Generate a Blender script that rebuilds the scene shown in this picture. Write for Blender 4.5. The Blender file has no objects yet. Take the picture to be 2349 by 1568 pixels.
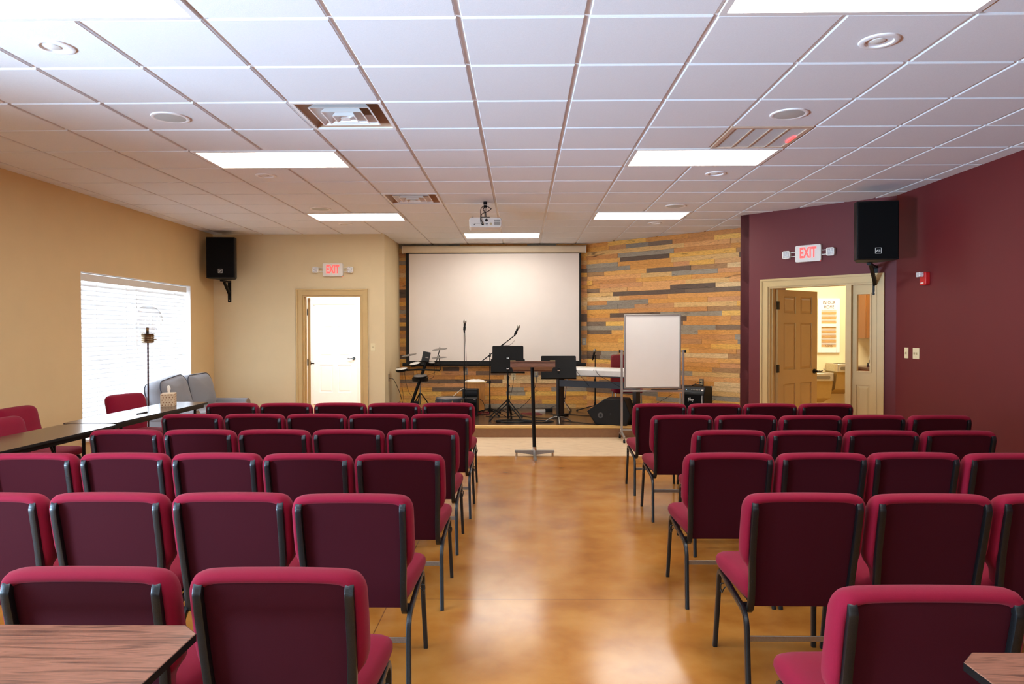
import bpy, bmesh, math, random
from mathutils import Vector, Matrix
random.seed(7)
C = bpy.context.scene.collection
PI = math.pi
CEIL = 2.975

# ------------------------------------------------------------------ camera
cam_d = bpy.data.cameras.new('camera'); cam = bpy.data.objects.new('camera', cam_d); C.objects.link(cam)
cam_d.sensor_width = 36; cam_d.lens = 36 * 1620.15 / 2349; cam_d.clip_start = .05; cam_d.clip_end = 200
yaw, pitch, roll = .0131932, -.015329, -.00164
f = Vector((-math.sin(yaw) * math.cos(pitch), math.cos(yaw) * math.cos(pitch), math.sin(pitch)))
r0 = Vector((math.cos(yaw), math.sin(yaw), 0)); u0 = r0.cross(f)
rr = math.cos(roll) * r0 + math.sin(roll) * u0; uu = -math.sin(roll) * r0 + math.cos(roll) * u0
M = Matrix((rr, uu, -f)).transposed().to_4x4(); M.translation = (0, 0, 1.49)
cam.matrix_world = M
bpy.context.scene.camera = cam

# ------------------------------------------------------------------ world, lamps, exposure
sc = bpy.context.scene
sc.view_settings.view_transform = 'Standard'; sc.view_settings.look = 'None'
sc.view_settings.gamma = 1; sc.view_settings.use_curve_mapping = False
sc.view_settings.exposure = 0.18
w = bpy.data.worlds.new('sky'); sc.world = w; w.use_nodes = True
w.node_tree.nodes['Background'].inputs[0].default_value = (.62, .8, 1, 1)
w.node_tree.nodes['Background'].inputs[1].default_value = 2.0
try: sc.cycles.max_bounces = 10; sc.cycles.diffuse_bounces = 6; sc.cycles.transparent_max_bounces = 12; sc.cycles.sample_clamp_indirect = 6
except Exception: pass

def area(name, loc, target, sx, sy, power, col):
    l = bpy.data.lights.new(name, 'AREA'); l.shape = 'RECTANGLE'; l.size = sx; l.size_y = sy; l.energy = power; l.color = col
    o = bpy.data.objects.new(name, l); C.objects.link(o); o.location = loc
    d = Vector(target) - Vector(loc); o.rotation_euler = d.to_track_quat('-Z', 'Y').to_euler(); return o
DAY = (.52, .75, 1.0)
area('daylight_window_visible', (-5.25, 8.77, 1.22), (0, 8.77, 1.1), 2.7, 2.0, 240, (.8, .9, 1.0))
area('daylight_window_ground_bounce', (-6.3, 0.0, .35), (-2.2, 2.2, 2.9), 1.6, 1.2, 1500, DAY)
area('daylight_window_near', (-5.2, .5, 1.3), (0, 2.2, .9), 3.0, 1.8, 260, DAY)
area('hall_lamp', (-3.0, 12.6, 2.9), (-3.0, 12.6, 0), 1.2, 1.2, 100, (.93, .97, 1))
area('kitchen_lamp', (5.1, 10.6, 2.9), (5.1, 10.6, 0), 1.2, 1.2, 78, (1, .90, .70))

# ------------------------------------------------------------------ materials
def lin(c):
    return tuple((v / 255 / 12.92 if v / 255 <= .04045 else ((v / 255 + .055) / 1.055) ** 2.4) for v in c) + (1,)
def mat(name, rgb, rough=.5, metal=0, var=.06, scale=30, bump=0, bscale=200, emit=0, ecol=None, sheen=0, trans=0, coat=0, stretch=None, spec=None):
    m = bpy.data.materials.new(name); m.use_nodes = True; nt = m.node_tree; b = nt.nodes['Principled BSDF']
    b.inputs['Roughness'].default_value = rough; b.inputs['Metallic'].default_value = metal
    if spec is not None: b.inputs['Specular IOR Level'].default_value = spec
    if sheen: b.inputs['Sheen Weight'].default_value = sheen; b.inputs['Sheen Roughness'].default_value = .4
    if coat: b.inputs['Coat Weight'].default_value = coat; b.inputs['Coat Roughness'].default_value = .08
    if trans: b.inputs['Transmission Weight'].default_value = trans
    tc = nt.nodes.new('ShaderNodeTexCoord'); mp = nt.nodes.new('ShaderNodeMapping'); nt.links.new(tc.outputs['Object'], mp.inputs[0])
    if stretch: mp.inputs['Scale'].default_value = stretch
    n = nt.nodes.new('ShaderNodeTexNoise'); n.inputs['Scale'].default_value = scale; n.inputs['Detail'].default_value = 4
    nt.links.new(mp.outputs[0], n.inputs['Vector'])
    cr = nt.nodes.new('ShaderNodeValToRGB'); c = lin(rgb)
    cr.color_ramp.elements[0].position = .3; cr.color_ramp.elements[1].position = .7
    cr.color_ramp.elements[0].color = tuple(v * (1 - var) for v in c[:3]) + (1,)
    cr.color_ramp.elements[1].color = tuple(min(1, v * (1 + var)) for v in c[:3]) + (1,)
    nt.links.new(n.outputs['Fac'], cr.inputs[0]); nt.links.new(cr.outputs[0], b.inputs['Base Color'])
    if bump:
        n2 = nt.nodes.new('ShaderNodeTexNoise'); n2.inputs['Scale'].default_value = bscale; nt.links.new(tc.outputs['Object'], n2.inputs['Vector'])
        bp = nt.nodes.new('ShaderNodeBump'); bp.inputs['Strength'].default_value = bump; bp.inputs['Distance'].default_value = .002
        nt.links.new(n2.outputs['Fac'], bp.inputs['Height']); nt.links.new(bp.outputs[0], b.inputs['Normal'])
    if emit:
        b.inputs['Emission Color'].default_value = ecol or (1, 1, 1, 1); b.inputs['Emission Strength'].default_value = emit
    return m
def ramp_mat(name, stops, rough, scale, stretch, rnd=False, detail=6, interp='LINEAR', coat=0, dist=.0, bump=0):
    m = bpy.data.materials.new(name); m.use_nodes = True; nt = m.node_tree; b = nt.nodes['Principled BSDF']
    b.inputs['Roughness'].default_value = rough
    if coat: b.inputs['Coat Weight'].default_value = coat; b.inputs['Coat Roughness'].default_value = .1
    tc = nt.nodes.new('ShaderNodeTexCoord'); mp = nt.nodes.new('ShaderNodeMapping'); nt.links.new(tc.outputs['Object'], mp.inputs[0])
    mp.inputs['Scale'].default_value = stretch
    n = nt.nodes.new('ShaderNodeTexNoise'); n.inputs['Scale'].default_value = scale; n.inputs['Detail'].default_value = detail; n.inputs['Distortion'].default_value = dist
    nt.links.new(mp.outputs[0], n.inputs['Vector'])
    cr = nt.nodes.new('ShaderNodeValToRGB'); cr.color_ramp.interpolation = interp
    while len(cr.color_ramp.elements) < len(stops): cr.color_ramp.elements.new(.5)
    for e, (p, c) in zip(cr.color_ramp.elements, stops): e.position = p; e.color = lin(c)
    nt.links.new(n.outputs['Fac'], cr.inputs[0]); nt.links.new(cr.outputs[0], b.inputs['Base Color'])
    return m, nt, b, n, cr, tc

fabric = mat('maroon_fabric', (132, 14, 44), .85, 0, .10, 900, .35, 900, sheen=.07, spec=.2)
fabric_shaded = mat('maroon_fabric_shaded', (58, 7, 19), .9, 0, .12, 700, .3, 900, spec=.15)  # same maroon, darkened to paint in the shade on the chair backs
steel_dark = mat('hammertone_black_metal', (58, 60, 62), .33, .85, .12, 300, .15, 500)
steel_bar = mat('dull_steel_bar', (150, 145, 138), .35, .9, .08, 200)
black_plastic = mat('black_plastic', (11, 11, 12), .5, 0, .1, 100, .2, 600, spec=.3)
black_metal = mat('black_metal', (8, 8, 9), .45, .1, .1, 80, spec=.25)
chrome = mat('chrome', (205, 205, 205), .14, 1, .03, 60)
alu = mat('brushed_aluminium', (172, 166, 160), .38, .8, .05, 60)
cream = mat('cream_wall_paint', (220, 192, 144), .75, 0, .02, 3, .12, 350)
cream_end = mat('pale_cream_wall_paint', (216, 196, 156), .75, 0, .02, 3, .12, 350)
maroon = mat('maroon_wall_paint', (98, 22, 26), .6, 0, .03, 3, .12, 350)
tan = mat('tan_trim_paint', (198, 168, 112), .42, 0, .03, 6)
white_paint = mat('white_paint', (238, 236, 230), .6, 0, .02, 5)
trimwhite = mat('white_trim', (240, 240, 240), .45, 0, .02, 5)
kitchen_wall = mat('kitchen_yellow_paint', (240, 224, 180), .7, 0, .02, 4)
tile_m = mat('acoustic_tile', (229, 231, 235), .9, 0, .04, 260, .2, 260)
grid_m = mat('ceiling_grid_white', (226, 222, 220), .5, 0, .02, 8)
plastic_white = mat('white_plastic', (225, 222, 215), .45, 0, .02, 20)
ivory = mat('ivory_plastic', (226, 212, 170), .45, 0, .02, 20)
ivory_dark = mat('ivory_plastic_toggle', (190, 175, 135), .45, 0, .02, 20)
grey_grille = mat('grey_speaker_grille', (196, 200, 198), .6, .2, .1, 800)
dark_void = mat('dark_duct', (70, 76, 84), .7, 0, .3, 12)
duct = mat('galvanised_duct', (150, 150, 150), .45, .6, .2, 8)
screen_m = mat('matte_screen_fabric', (236, 226, 218), .9, 0, .012, 4)
screen_black = mat('black_screen_border', (10, 10, 10), .8, 0, .1, 40)
housing_m = mat('cream_metal_housing', (222, 206, 178), .4, 0, .03, 10)
whiteboard_m = mat('whiteboard_enamel', (236, 230, 222), .3, 0, .015, 4)
riser_m = mat('brown_riser', (140, 100, 66), .7, 0, .06, 20)
nosing_m = mat('light_oak_nosing', (214, 176, 108), .35, 0, .08, 12, stretch=(1, 12, 12))
sofa_m = mat('grey_blue_linen', (132, 132, 138), .9, 0, .10, 500, .4, 600, sheen=.2)
sofa_pipe = mat('dark_piping', (66, 66, 74), .9, 0, .1, 200)
brass_brown = mat('dark_bronze_metal', (70, 46, 48), .35, .7, .1, 30)
socket_m = mat('antique_nickel', (150, 132, 108), .25, .95, .1, 30)
cushion_black = mat('black_vinyl', (24, 22, 23), .45, 0, .1, 60)
pad_white = mat('white_mesh_head', (226, 222, 214), .7, 0, .03, 300)
cymbal_m = mat('grey_rubber_cymbal', (120, 114, 108), .5, 0, .1, 60)
cajon_m = mat('birch_wood', (204, 138, 66), .5, 0, .16, 9, stretch=(9, 9, 1))
paper_m = mat('white_paper', (238, 236, 230), .8, 0, .02, 40)
keys_m = mat('silver_keyboard_plastic', (212, 210, 208), .4, .1, .03, 20)
navy = mat('blue_black_panel', (40, 48, 60), .42, 0, .08, 30)
grille_black = mat('black_grille_cloth', (9, 9, 10), .85, 0, .3, 1200, spec=.15)
red_plastic = mat('red_fire_plastic', (190, 22, 26), .35, 0, .05, 20)
cab_m = mat('honey_oak_cabinet', (138, 84, 24), .45, 0, .14, 6, stretch=(12, 12, 1))
counter_m = mat('granite_counter', (96, 78, 64), .3, 0, .4, 90)
steel_fount = mat('stainless_steel', (200, 192, 174), .28, .7, .06, 30)
beige_cab = mat('beige_fountain_cabinet', (176, 146, 88), .5, 0, .04, 20)
red_cable = mat('red_cable', (120, 20, 22), .5, 0, .1, 60)
blue_label = mat('blue_label', (36, 92, 170), .5, 0, .1, 60)
slat_wood = mat('natural_wood_slat', (234, 198, 138), .6, 0, .15, 14, stretch=(1, 10, 10))
text_brown = mat('brown_letter_paint', (110, 78, 50), .7, 0, .05, 30)
tissue_card = mat('patterned_card', (214, 186, 150), .6, 0, .1, 60)
tissue_dot = mat('brown_print', (150, 100, 66), .6, 0, .1, 60)
amp_silver = mat('silver_corner', (190, 188, 182), .3, .8, .05, 50)
kit_floor = mat('kitchen_floor_tan', (196, 160, 98), .35, 0, .08, 4)
light_e = mat('lit_acrylic_diffuser', (255, 255, 255), .5, 0, 0, 5, emit=15.5, ecol=(1, .97, .89, 1))
exit_red = mat('lit_red_exit_letters', (255, 60, 60), .4, 0, 0, 5, emit=1.1, ecol=(1, .10, .09, 1))
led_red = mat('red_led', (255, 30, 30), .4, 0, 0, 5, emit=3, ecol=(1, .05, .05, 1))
led_blue = mat('blue_led', (90, 170, 255), .4, 0, 0, 5, emit=1.5, ecol=(.3, .6, 1, 1))
lens_m = mat('faceted_lamp_lens', (226, 228, 230), .12, .3, .25, 90)
bronze_dark = mat('oil_rubbed_bronze', (34, 30, 30), .35, .7, .1, 40)
blue_knob = mat('brushed_steel_blue', (110, 130, 150), .25, .9, .05, 40)

glass = bpy.data.materials.new('clear_glass'); glass.use_nodes = True
nt = glass.node_tree; nt.nodes.remove(nt.nodes['Principled BSDF'])
tr = nt.nodes.new('ShaderNodeBsdfTransparent'); gl = nt.nodes.new('ShaderNodeBsdfGlossy'); gl.inputs['Roughness'].default_value = .03
mx = nt.nodes.new('ShaderNodeMixShader'); fr = nt.nodes.new('ShaderNodeLayerWeight'); fr.inputs[0].default_value = .3; fm = nt.nodes.new('ShaderNodeMath'); fm.operation = 'MULTIPLY_ADD'; fm.inputs[1].default_value = .9; fm.inputs[2].default_value = .03
nt.links.new(fr.outputs['Facing'], fm.inputs[0]); nt.links.new(fm.outputs[0], mx.inputs[0]); nt.links.new(tr.outputs[0], mx.inputs[1]); nt.links.new(gl.outputs[0], mx.inputs[2])
nt.links.new(mx.outputs[0], nt.nodes['Material Output'].inputs[0])

slat_m = bpy.data.materials.new('white_blind_slat'); slat_m.use_nodes = True
nt = slat_m.node_tree; b = nt.nodes['Principled BSDF']; b.inputs['Base Color'].default_value = (.86, .88, .9, 1); b.inputs['Roughness'].default_value = .45
tl = nt.nodes.new('ShaderNodeBsdfTranslucent'); tl.inputs[0].default_value = (.86, .88, .9, 1); mx = nt.nodes.new('ShaderNodeMixShader'); mx.inputs[0].default_value = .12
nz = nt.nodes.new('ShaderNodeTexNoise'); nz.inputs['Scale'].default_value = 40
nt.links.new(b.outputs[0], mx.inputs[1]); nt.links.new(tl.outputs[0], mx.inputs[2]); nt.links.new(mx.outputs[0], nt.nodes['Material Output'].inputs[0])

# concrete floor: stained amber with mottling and saw-cut joints
floor_m, nt, b, n, cr, tc = ramp_mat('stained_amber_concrete', [(.28, (160, 98, 38)), (.45, (180, 118, 50)), (.58, (190, 130, 60)), (.75, (200, 144, 76))], .19, 3.2, (1, 1, 1), detail=10, dist=.15)
n3 = nt.nodes.new('ShaderNodeTexNoise'); n3.inputs['Scale'].default_value = .45; n3.inputs['Detail'].default_value = 3; nt.links.new(tc.outputs['Object'], n3.inputs['Vector'])
hs = nt.nodes.new('ShaderNodeMixRGB'); hs.blend_type = 'MULTIPLY'; hs.inputs[0].default_value = .55
cr3 = nt.nodes.new('ShaderNodeValToRGB'); cr3.color_ramp.elements[0].position = .35; cr3.color_ramp.elements[1].position = .65
cr3.color_ramp.elements[0].color = (.84, .76, .64, 1); cr3.color_ramp.elements[1].color = (1, 1, 1, 1)
nt.links.new(n3.outputs['Fac'], cr3.inputs[0]); nt.links.new(cr.outputs[0], hs.inputs[1]); nt.links.new(cr3.outputs[0], hs.inputs[2])
sx = nt.nodes.new('ShaderNodeSeparateXYZ'); nt.links.new(tc.outputs['Object'], sx.inputs[0])
def joint(out, off, per):
    a = nt.nodes.new('ShaderNodeMath'); a.operation = 'SUBTRACT'; a.inputs[1].default_value = off; nt.links.new(out, a.inputs[0])
    p = nt.nodes.new('ShaderNodeMath'); p.operation = 'PINGPONG'; p.inputs[1].default_value = per / 2; nt.links.new(a.outputs[0], p.inputs[0])
    l = nt.nodes.new('ShaderNodeMath'); l.operation = 'LESS_THAN'; l.inputs[1].default_value = .0025; nt.links.new(p.outputs[0], l.inputs[0]); return l
j1 = joint(sx.outputs['Y'], 3.905, 4.6); j2 = joint(sx.outputs['X'], -.731, 4.6)
mxm = nt.nodes.new('ShaderNodeMath'); mxm.operation = 'MAXIMUM'; nt.links.new(j1.outputs[0], mxm.inputs[0]); nt.links.new(j2.outputs[0], mxm.inputs[1])
jm = nt.nodes.new('ShaderNodeMixRGB'); jm.inputs[2].default_value = lin((124, 78, 44)); nt.links.new(mxm.outputs[0], jm.inputs[0]); nt.links.new(hs.outputs[0], jm.inputs[1])
nt.links.new(jm.outputs[0], b.inputs['Base Color'])

stage_m, *_ = ramp_mat('dark_stage_vinyl', [(.3, (62, 46, 36)), (.7, (84, 62, 46))], .22, 6, (1, 10, 1))
mat_m, *_ = ramp_mat('pale_maple_laminate', [(.3, (206, 174, 138)), (.5, (226, 198, 162)), (.7, (234, 208, 174))], .38, 5, (1, 5, 1), dist=1.0)
walnut_m, *_ = ramp_mat('walnut_laminate', [(.30, (84, 50, 38)), (.42, (120, 76, 56)), (.52, (150, 98, 76)), (.62, (126, 80, 60)), (.75, (170, 116, 92))], .34, 3.2, (1, 13, 13), detail=8, dist=1.6)
walnut_dark, *_ = ramp_mat('dark_walnut_laminate', [(.3, (58, 40, 32)), (.7, (88, 62, 50))], .2, 4, (12, 1, 12), detail=6)
lect_m, *_ = ramp_mat('brown_lectern_wood', [(.3, (98, 58, 38)), (.7, (132, 82, 54))], .4, 6, (2, 14, 14))

# planks: colour per plank plus grain
plank_m, nt, b, n, cr, tc = ramp_mat('reclaimed_planks', [(.28, (196, 186, 176)), (.6, (255, 255, 255))], .6, 7, (3, 3, 26), detail=8, dist=1.2)
gi = nt.nodes.new('ShaderNodeNewGeometry'); c2 = nt.nodes.new('ShaderNodeValToRGB'); c2.color_ramp.interpolation = 'CONSTANT'
pal = [(238, 176, 92), (226, 158, 72), (232, 186, 116), (214, 148, 80), (142, 112, 84), (244, 186, 84), (222, 158, 100), (122, 98, 76), (234, 170, 78), (182, 136, 86), (150, 138, 122), (238, 174, 104), (104, 82, 64), (226, 172, 108), (248, 196, 98), (166, 154, 134), (206, 148, 92), (132, 110, 90), (240, 204, 146), (228, 160, 80)]
while len(c2.color_ramp.elements) < len(pal): c2.color_ramp.elements.new(.5)
for k, (e, c) in enumerate(zip(c2.color_ramp.elements, pal)): e.position = k / len(pal); e.color = lin(c)
nt.links.new(gi.outputs['Random Per Island'], c2.inputs[0])
mm = nt.nodes.new('ShaderNodeMixRGB'); mm.blend_type = 'MULTIPLY'; mm.inputs[0].default_value = 1
nt.links.new(c2.outputs[0], mm.inputs[1]); nt.links.new(cr.outputs[0], mm.inputs[2])
nk = nt.nodes.new('ShaderNodeTexNoise'); nk.inputs['Scale'].default_value = 2.2; nk.inputs['Detail'].default_value = 5; nk.inputs['Distortion'].default_value = 1.5
mpk = nt.nodes.new('ShaderNodeMapping'); mpk.inputs['Scale'].default_value = (1, 1, 7); nt.links.new(tc.outputs['Object'], mpk.inputs[0]); nt.links.new(mpk.outputs[0], nk.inputs['Vector'])
ck = nt.nodes.new('ShaderNodeValToRGB'); ck.color_ramp.elements[0].position = .27; ck.color_ramp.elements[0].color = (.2, .15, .11, 1); ck.color_ramp.elements[1].position = .36; ck.color_ramp.elements[1].color = (1, 1, 1, 1)
nt.links.new(nk.outputs['Fac'], ck.inputs[0]); m2 = nt.nodes.new('ShaderNodeMixRGB'); m2.blend_type = 'MULTIPLY'; m2.inputs[0].default_value = .85
nt.links.new(mm.outputs[0], m2.inputs[1]); nt.links.new(ck.outputs[0], m2.inputs[2]); nt.links.new(m2.outputs[0], b.inputs['Base Color'])

# ------------------------------------------------------------------ mesh builder
def catmull(pts, n=4, closed=False):
    P = [Vector(p) for p in pts]; out = []; L = len(P)
    rng = range(L) if closed else range(L - 1)
    for i in rng:
        g = (lambda k: P[k % L]) if closed else (lambda k: P[max(0, min(L - 1, k))])
        a, b_, c, d = g(i - 1), g(i), g(i + 1), g(i + 2)
        for k in range(n):
            t = k / n
            out.append(.5 * ((2 * b_) + (c - a) * t + (2 * a - 5 * b_ + 4 * c - d) * t * t + (3 * b_ - a - 3 * c + d) * t ** 3))
    if not closed: out.append(P[-1])
    return out
class MB:
    def __init__(s): s.bm = bmesh.new(); s.mi = 0; s.T = Matrix()
    def _f(s, vs):
        try: fc = s.bm.faces.new(vs); fc.material_index = s.mi; return fc
        except ValueError: return None
    def v(s, co): return s.bm.verts.new(s.T @ Vector(co))
    def box(s, a, b):
        (x0, y0, z0), (x1, y1, z1) = a, b
        V = [s.v(p) for p in ((x0, y0, z0), (x1, y0, z0), (x1, y1, z0), (x0, y1, z0), (x0, y0, z1), (x1, y0, z1), (x1, y1, z1), (x0, y1, z1))]
        for q in ((0, 3, 2, 1), (4, 5, 6, 7), (0, 1, 5, 4), (1, 2, 6, 5), (2, 3, 7, 6), (3, 0, 4, 7)): s._f([V[i] for i in q])
        return s
    def cbox(s, c, d, R=None):
        T0 = s.T; s.T = T0 @ Matrix.Translation(c) @ (R.to_4x4() if R else Matrix()); h = [k / 2 for k in d]
        s.box((-h[0], -h[1], -h[2]), tuple(h)); s.T = T0; return s
    def rings(s, R, closed=True, cap=True):
        VR = [[s.v(p) for p in ring] for ring in R]; n = len(VR[0])
        for a, b in zip(VR, VR[1:]):
            for i in range(n if closed else n - 1): s._f([a[i], a[(i + 1) % n], b[(i + 1) % n], b[i]])
        if cap: s._f(VR[0][::-1]); s._f(VR[-1])
        return s
    def sweep(s, path, sec, up=(0, 0, 1), cap=True):
        P = [Vector(p) for p in path]; R = []; up = Vector(up)
        t0 = (P[1] - P[0]).normalized(); x = t0.cross(up)
        if x.length < 1e-3: x = t0.cross(Vector((1, 0, 0)))
        x.normalize()
        for i, p in enumerate(P):
            t = (P[min(i + 1, len(P) - 1)] - P[max(i - 1, 0)]).normalized()
            x = (x - t * x.dot(t)).normalized(); y = x.cross(t)
            R.append([p + x * a + y * b for a, b in sec])
        return s.rings(R, True, cap)
    def tube(s, path, r, n=8, cap=True): return s.sweep(path, [(r * math.cos(2 * PI * k / n), r * math.sin(2 * PI * k / n)) for k in range(n)], cap=cap)
    def cyl(s, a, b, r, r2=None, n=20):
        a, b = Vector(a), Vector(b); r2 = r if r2 is None else r2; t = (b - a).normalized(); x = t.orthogonal().normalized(); y = t.cross(x)
        return s.rings([[p + x * q * math.cos(2 * PI * k / n) + y * q * math.sin(2 * PI * k / n) for k in range(n)] for p, q in ((a, r), (b, r2))])
    def lathe(s, prof, c=(0, 0, 0), n=32, R=None):
        T0 = s.T; s.T = T0 @ Matrix.Translation(c) @ (R.to_4x4() if R else Matrix())
        s.rings([[(q * math.cos(2 * PI * k / n), q * math.sin(2 * PI * k / n), z) for k in range(n)] for q, z in prof]); s.T = T0; return s
    def prism(s, poly, z0, z1): return s.rings([[(x, y, z0) for x, y in poly], [(x, y, z1) for x, y in poly]])
    def prism_xz(s, poly, y0, y1): return s.rings([[(x, y0, z) for x, z in poly], [(x, y1, z) for x, z in poly]])
    def prism_yz(s, poly, x0, x1): return s.rings([[(x0, y, z) for y, z in poly], [(x1, y, z) for y, z in poly]])
    def build(s, name, mats, parent=None, bevel=0, smooth=35, loc=None, rotz=0):
        bmesh.ops.recalc_face_normals(s.bm, faces=s.bm.faces)
        me = bpy.data.meshes.new(name); s.bm.to_mesh(me); s.bm.free()
        for m in (mats if isinstance(mats, (list, tuple)) else [mats]): me.materials.append(m)
        if smooth:
            for p in me.polygons: p.use_smooth = True
            me.set_sharp_from_angle(angle=math.radians(smooth))
        o = bpy.data.objects.new(name, me); C.objects.link(o)
        if parent: o.parent = parent
        if loc: o.location = loc
        if rotz: o.rotation_euler.z = rotz
        if bevel:
            b = o.modifiers.new('bevel', 'BEVEL'); b.width = bevel; b.segments = 2; b.limit_method = 'ANGLE'; b.harden_normals = False
        return o
def rrect(w, h, r, n=5, cx=0, cy=0):
    out = []
    for sx_, sy_, a0 in ((1, -1, -PI / 2), (1, 1, 0), (-1, 1, PI / 2), (-1, -1, PI)):
        for k in range(n + 1):
            a = a0 + PI / 2 * k / n; out.append((cx + sx_ * (w / 2 - r) + r * math.cos(a), cy + sy_ * (h / 2 - r) + r * math.sin(a)))
    return out
def thing(name, label, cat, loc=(0, 0, 0), rotz=0, group=None):
    o = bpy.data.objects.new(name, None); C.objects.link(o); o.location = loc; o.rotation_euler = (0, 0, rotz); o.empty_display_size = .1
    o['label'] = label; o['category'] = cat
    if group: o['group'] = group
    return o
def tag(o, label, cat, group=None):
    o['label'] = label; o['category'] = cat
    if group: o['group'] = group
    return o
def struct(o): o['kind'] = 'structure'; return o
def dup(root, loc, rotz, label, group=None):
    def cp(o, par):
        c = o.copy(); C.objects.link(c)
        if par: c.parent = par
        for ch in kids.get(o, []): cp(ch, c)
        return c
    kids = {}
    def walk(o):
        kids[o] = list(o.children)
        for ch in kids[o]: walk(ch)
    walk(root); r = cp(root, None); r.location = loc; r.rotation_euler = (0, 0, rotz); r['label'] = label
    if group: r['group'] = group
    return r
def text(s_, size, depth, name, m, parent, loc, rot, offset=0, space=1.0, sx=1):
    cu = bpy.data.curves.new('t', 'FONT'); cu.body = s_; cu.size = size; cu.extrude = depth; cu.align_x = 'CENTER'; cu.align_y = 'CENTER'; cu.offset = offset; cu.space_character = space
    ob = bpy.data.objects.new('t', cu); C.objects.link(ob); bpy.context.view_layer.update()
    me = bpy.data.meshes.new_from_object(ob.evaluated_get(bpy.context.evaluated_depsgraph_get())); bpy.data.objects.remove(ob)
    me.materials.clear(); me.materials.append(m); o = bpy.data.objects.new(name, me); C.objects.link(o); o.parent = parent; o.location = loc; o.rotation_euler = rot; o.scale = (sx, 1, 1); me.name = name
    return o

# ------------------------------------------------------------------ room shell
def wall(name, A, B, mtl, openings=(), t=.2, z0=0, z1=CEIL + .03, side=1):
    # thickness goes to the left of A->B when side=1
    A = Vector(A); B = Vector(B); L = (B - A).length; ang = math.atan2(B.y - A.y, B.x - A.x)
    b = MB(); xs = sorted({0, L, *[o[0] for o in openings], *[o[1] for o in openings]}); y0, y1 = (0, t) if side > 0 else (-t, 0)
    for a, c in zip(xs, xs[1:]):
        op = [o for o in openings if o[0] <= a + 1e-6 and o[1] >= c - 1e-6]
        if not op: b.box((a, y0, z0), (c, y1, z1))
        else:
            o = op[0]
            if o[2] > z0: b.box((a, y0, z0), (c, y1, o[2]))
            if o[3] < z1: b.box((a, y0, o[3]), (c, y1, z1))
    return struct(b.build(name, mtl, loc=(A.x, A.y, 0), rotz=ang, smooth=0))
XL, XR = -4.72, 4.14
struct(MB().box((XL - .3, -3.8, -.1), (8.5, 17, 0)).build('floor', floor_m, smooth=0))
b = MB(); b.prism([(2.95, 9.3), (4.4, 7.85), (8.1, 7.85), (8.1, 12.0), (3.6, 12.0), (3.6, 9.95)], .0, .004)
struct(b.build('floor_kitchen', kit_floor, smooth=0))
wall('wall_left', (XL, -3.6), (XL, 10.78), cream, [(2.4, 5.75, .3, 2.14), (7.515 + 3.6, 10.03 + 3.6, .30, 2.14)])
wall('wall_end_left', (XL, 10.78), (-2.29, 10.78), cream_end, [(XL * -1 - 3.346, XL * -1 - 2.445, 0, 2.041)], t=.14)
wall('wall_stage_left', (-2.09, 10.78), (-2.09, 12.12), cream_end, t=.2, z0=0)
wall('wall_back', (-2.29, 12.12), (1.6, 12.12), walnut_dark, t=.15)
WA, WB = Vector((1.13, 12.12, 0)), Vector((3.57, 9.91, 0))
wall('wall_stage_right', (1.13, 12.12), (3.57, 9.91), walnut_dark, t=.12)
wall('wall_stage_return', (3.57, 9.91), (2.83, 9.17), maroon, t=.12)
MO = Vector((2.83, 9.17, 0)); ML = math.hypot(1.31, 1.31)
wall('wall_angled', (2.83, 9.17), (4.14, 7.86), maroon, [(.38, 1.635, 0, 2.035)], t=.14)
wall('wall_right', (XR, 7.86), (XR, -3.6), maroon, t=.2)
wall('wall_front', (XR, -3.6), (XL, -3.6), cream, [(3.4, 5.9, .02, 2.1)], t=.2)
# hall behind the left door
wall('wall_hall_left', (XL, 10.92), (XL, 14.4), white_paint, t=.1)
wall('wall_hall_back', (XL, 14.35), (-1.5, 14.35), white_paint, [(.46, 1.39, 0, 2.04)], t=.12)
wall('wall_hall_right', (-1.95, 14.35), (-1.95, 12.27), white_paint, t=.1)
# kitchen
wall('wall_kitchen_back', (3.62, 12.0), (8.1, 12.0), kitchen_wall, t=.12)
wall('wall_kitchen_right', (8.1, 12.0), (8.1, 7.8), kitchen_wall, t=.12)
wall('wall_kitchen_front', (8.1, 7.72), (4.34, 7.72), kitchen_wall, t=.1)
wall('wall_kitchen_left', (3.66, 9.95), (3.66, 12.0), kitchen_wall, t=.06)

# plank cladding
def planks(name, A, B, z0, z1, seed, h=.0700):
    rnd = random.Random(seed); A = Vector(A); B = Vector(B); L = (B - A).length; ang = math.atan2(B.y - A.y, B.x - A.x)
    b = MB(); z = z0; row = 0
    while z < z1 - .01:
        x = 0 if row % 2 else -rnd.random() * .5
        zt = min(z + h, z1)
        while x < L:
            ln = rnd.choice((.3, .45, .6, .75, .75, .9, 1.1)) * (.9 + .2 * rnd.random()); x1 = min(x + ln, L); xa = max(0, x)
            if x1 - xa > .02:
                t = .016 + rnd.choice((0, .002, .004, .007)); b.box((xa + .0006, -t, z + .0006), (x1 - .0006, 0, zt - .0006))
            x += ln
        z += h; row += 1
    return struct(b.build(name, plank_m, loc=(A.x, A.y, 0), rotz=ang, smooth=0, bevel=0))
planks('wall_back_planks', (-2.09, 12.12, 0), (1.13, 12.12, 0), .175, CEIL, 11)
planks('wall_stage_right_planks', (1.13, 12.12, 0), (3.57, 9.91, 0), .175, CEIL, 23)

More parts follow.
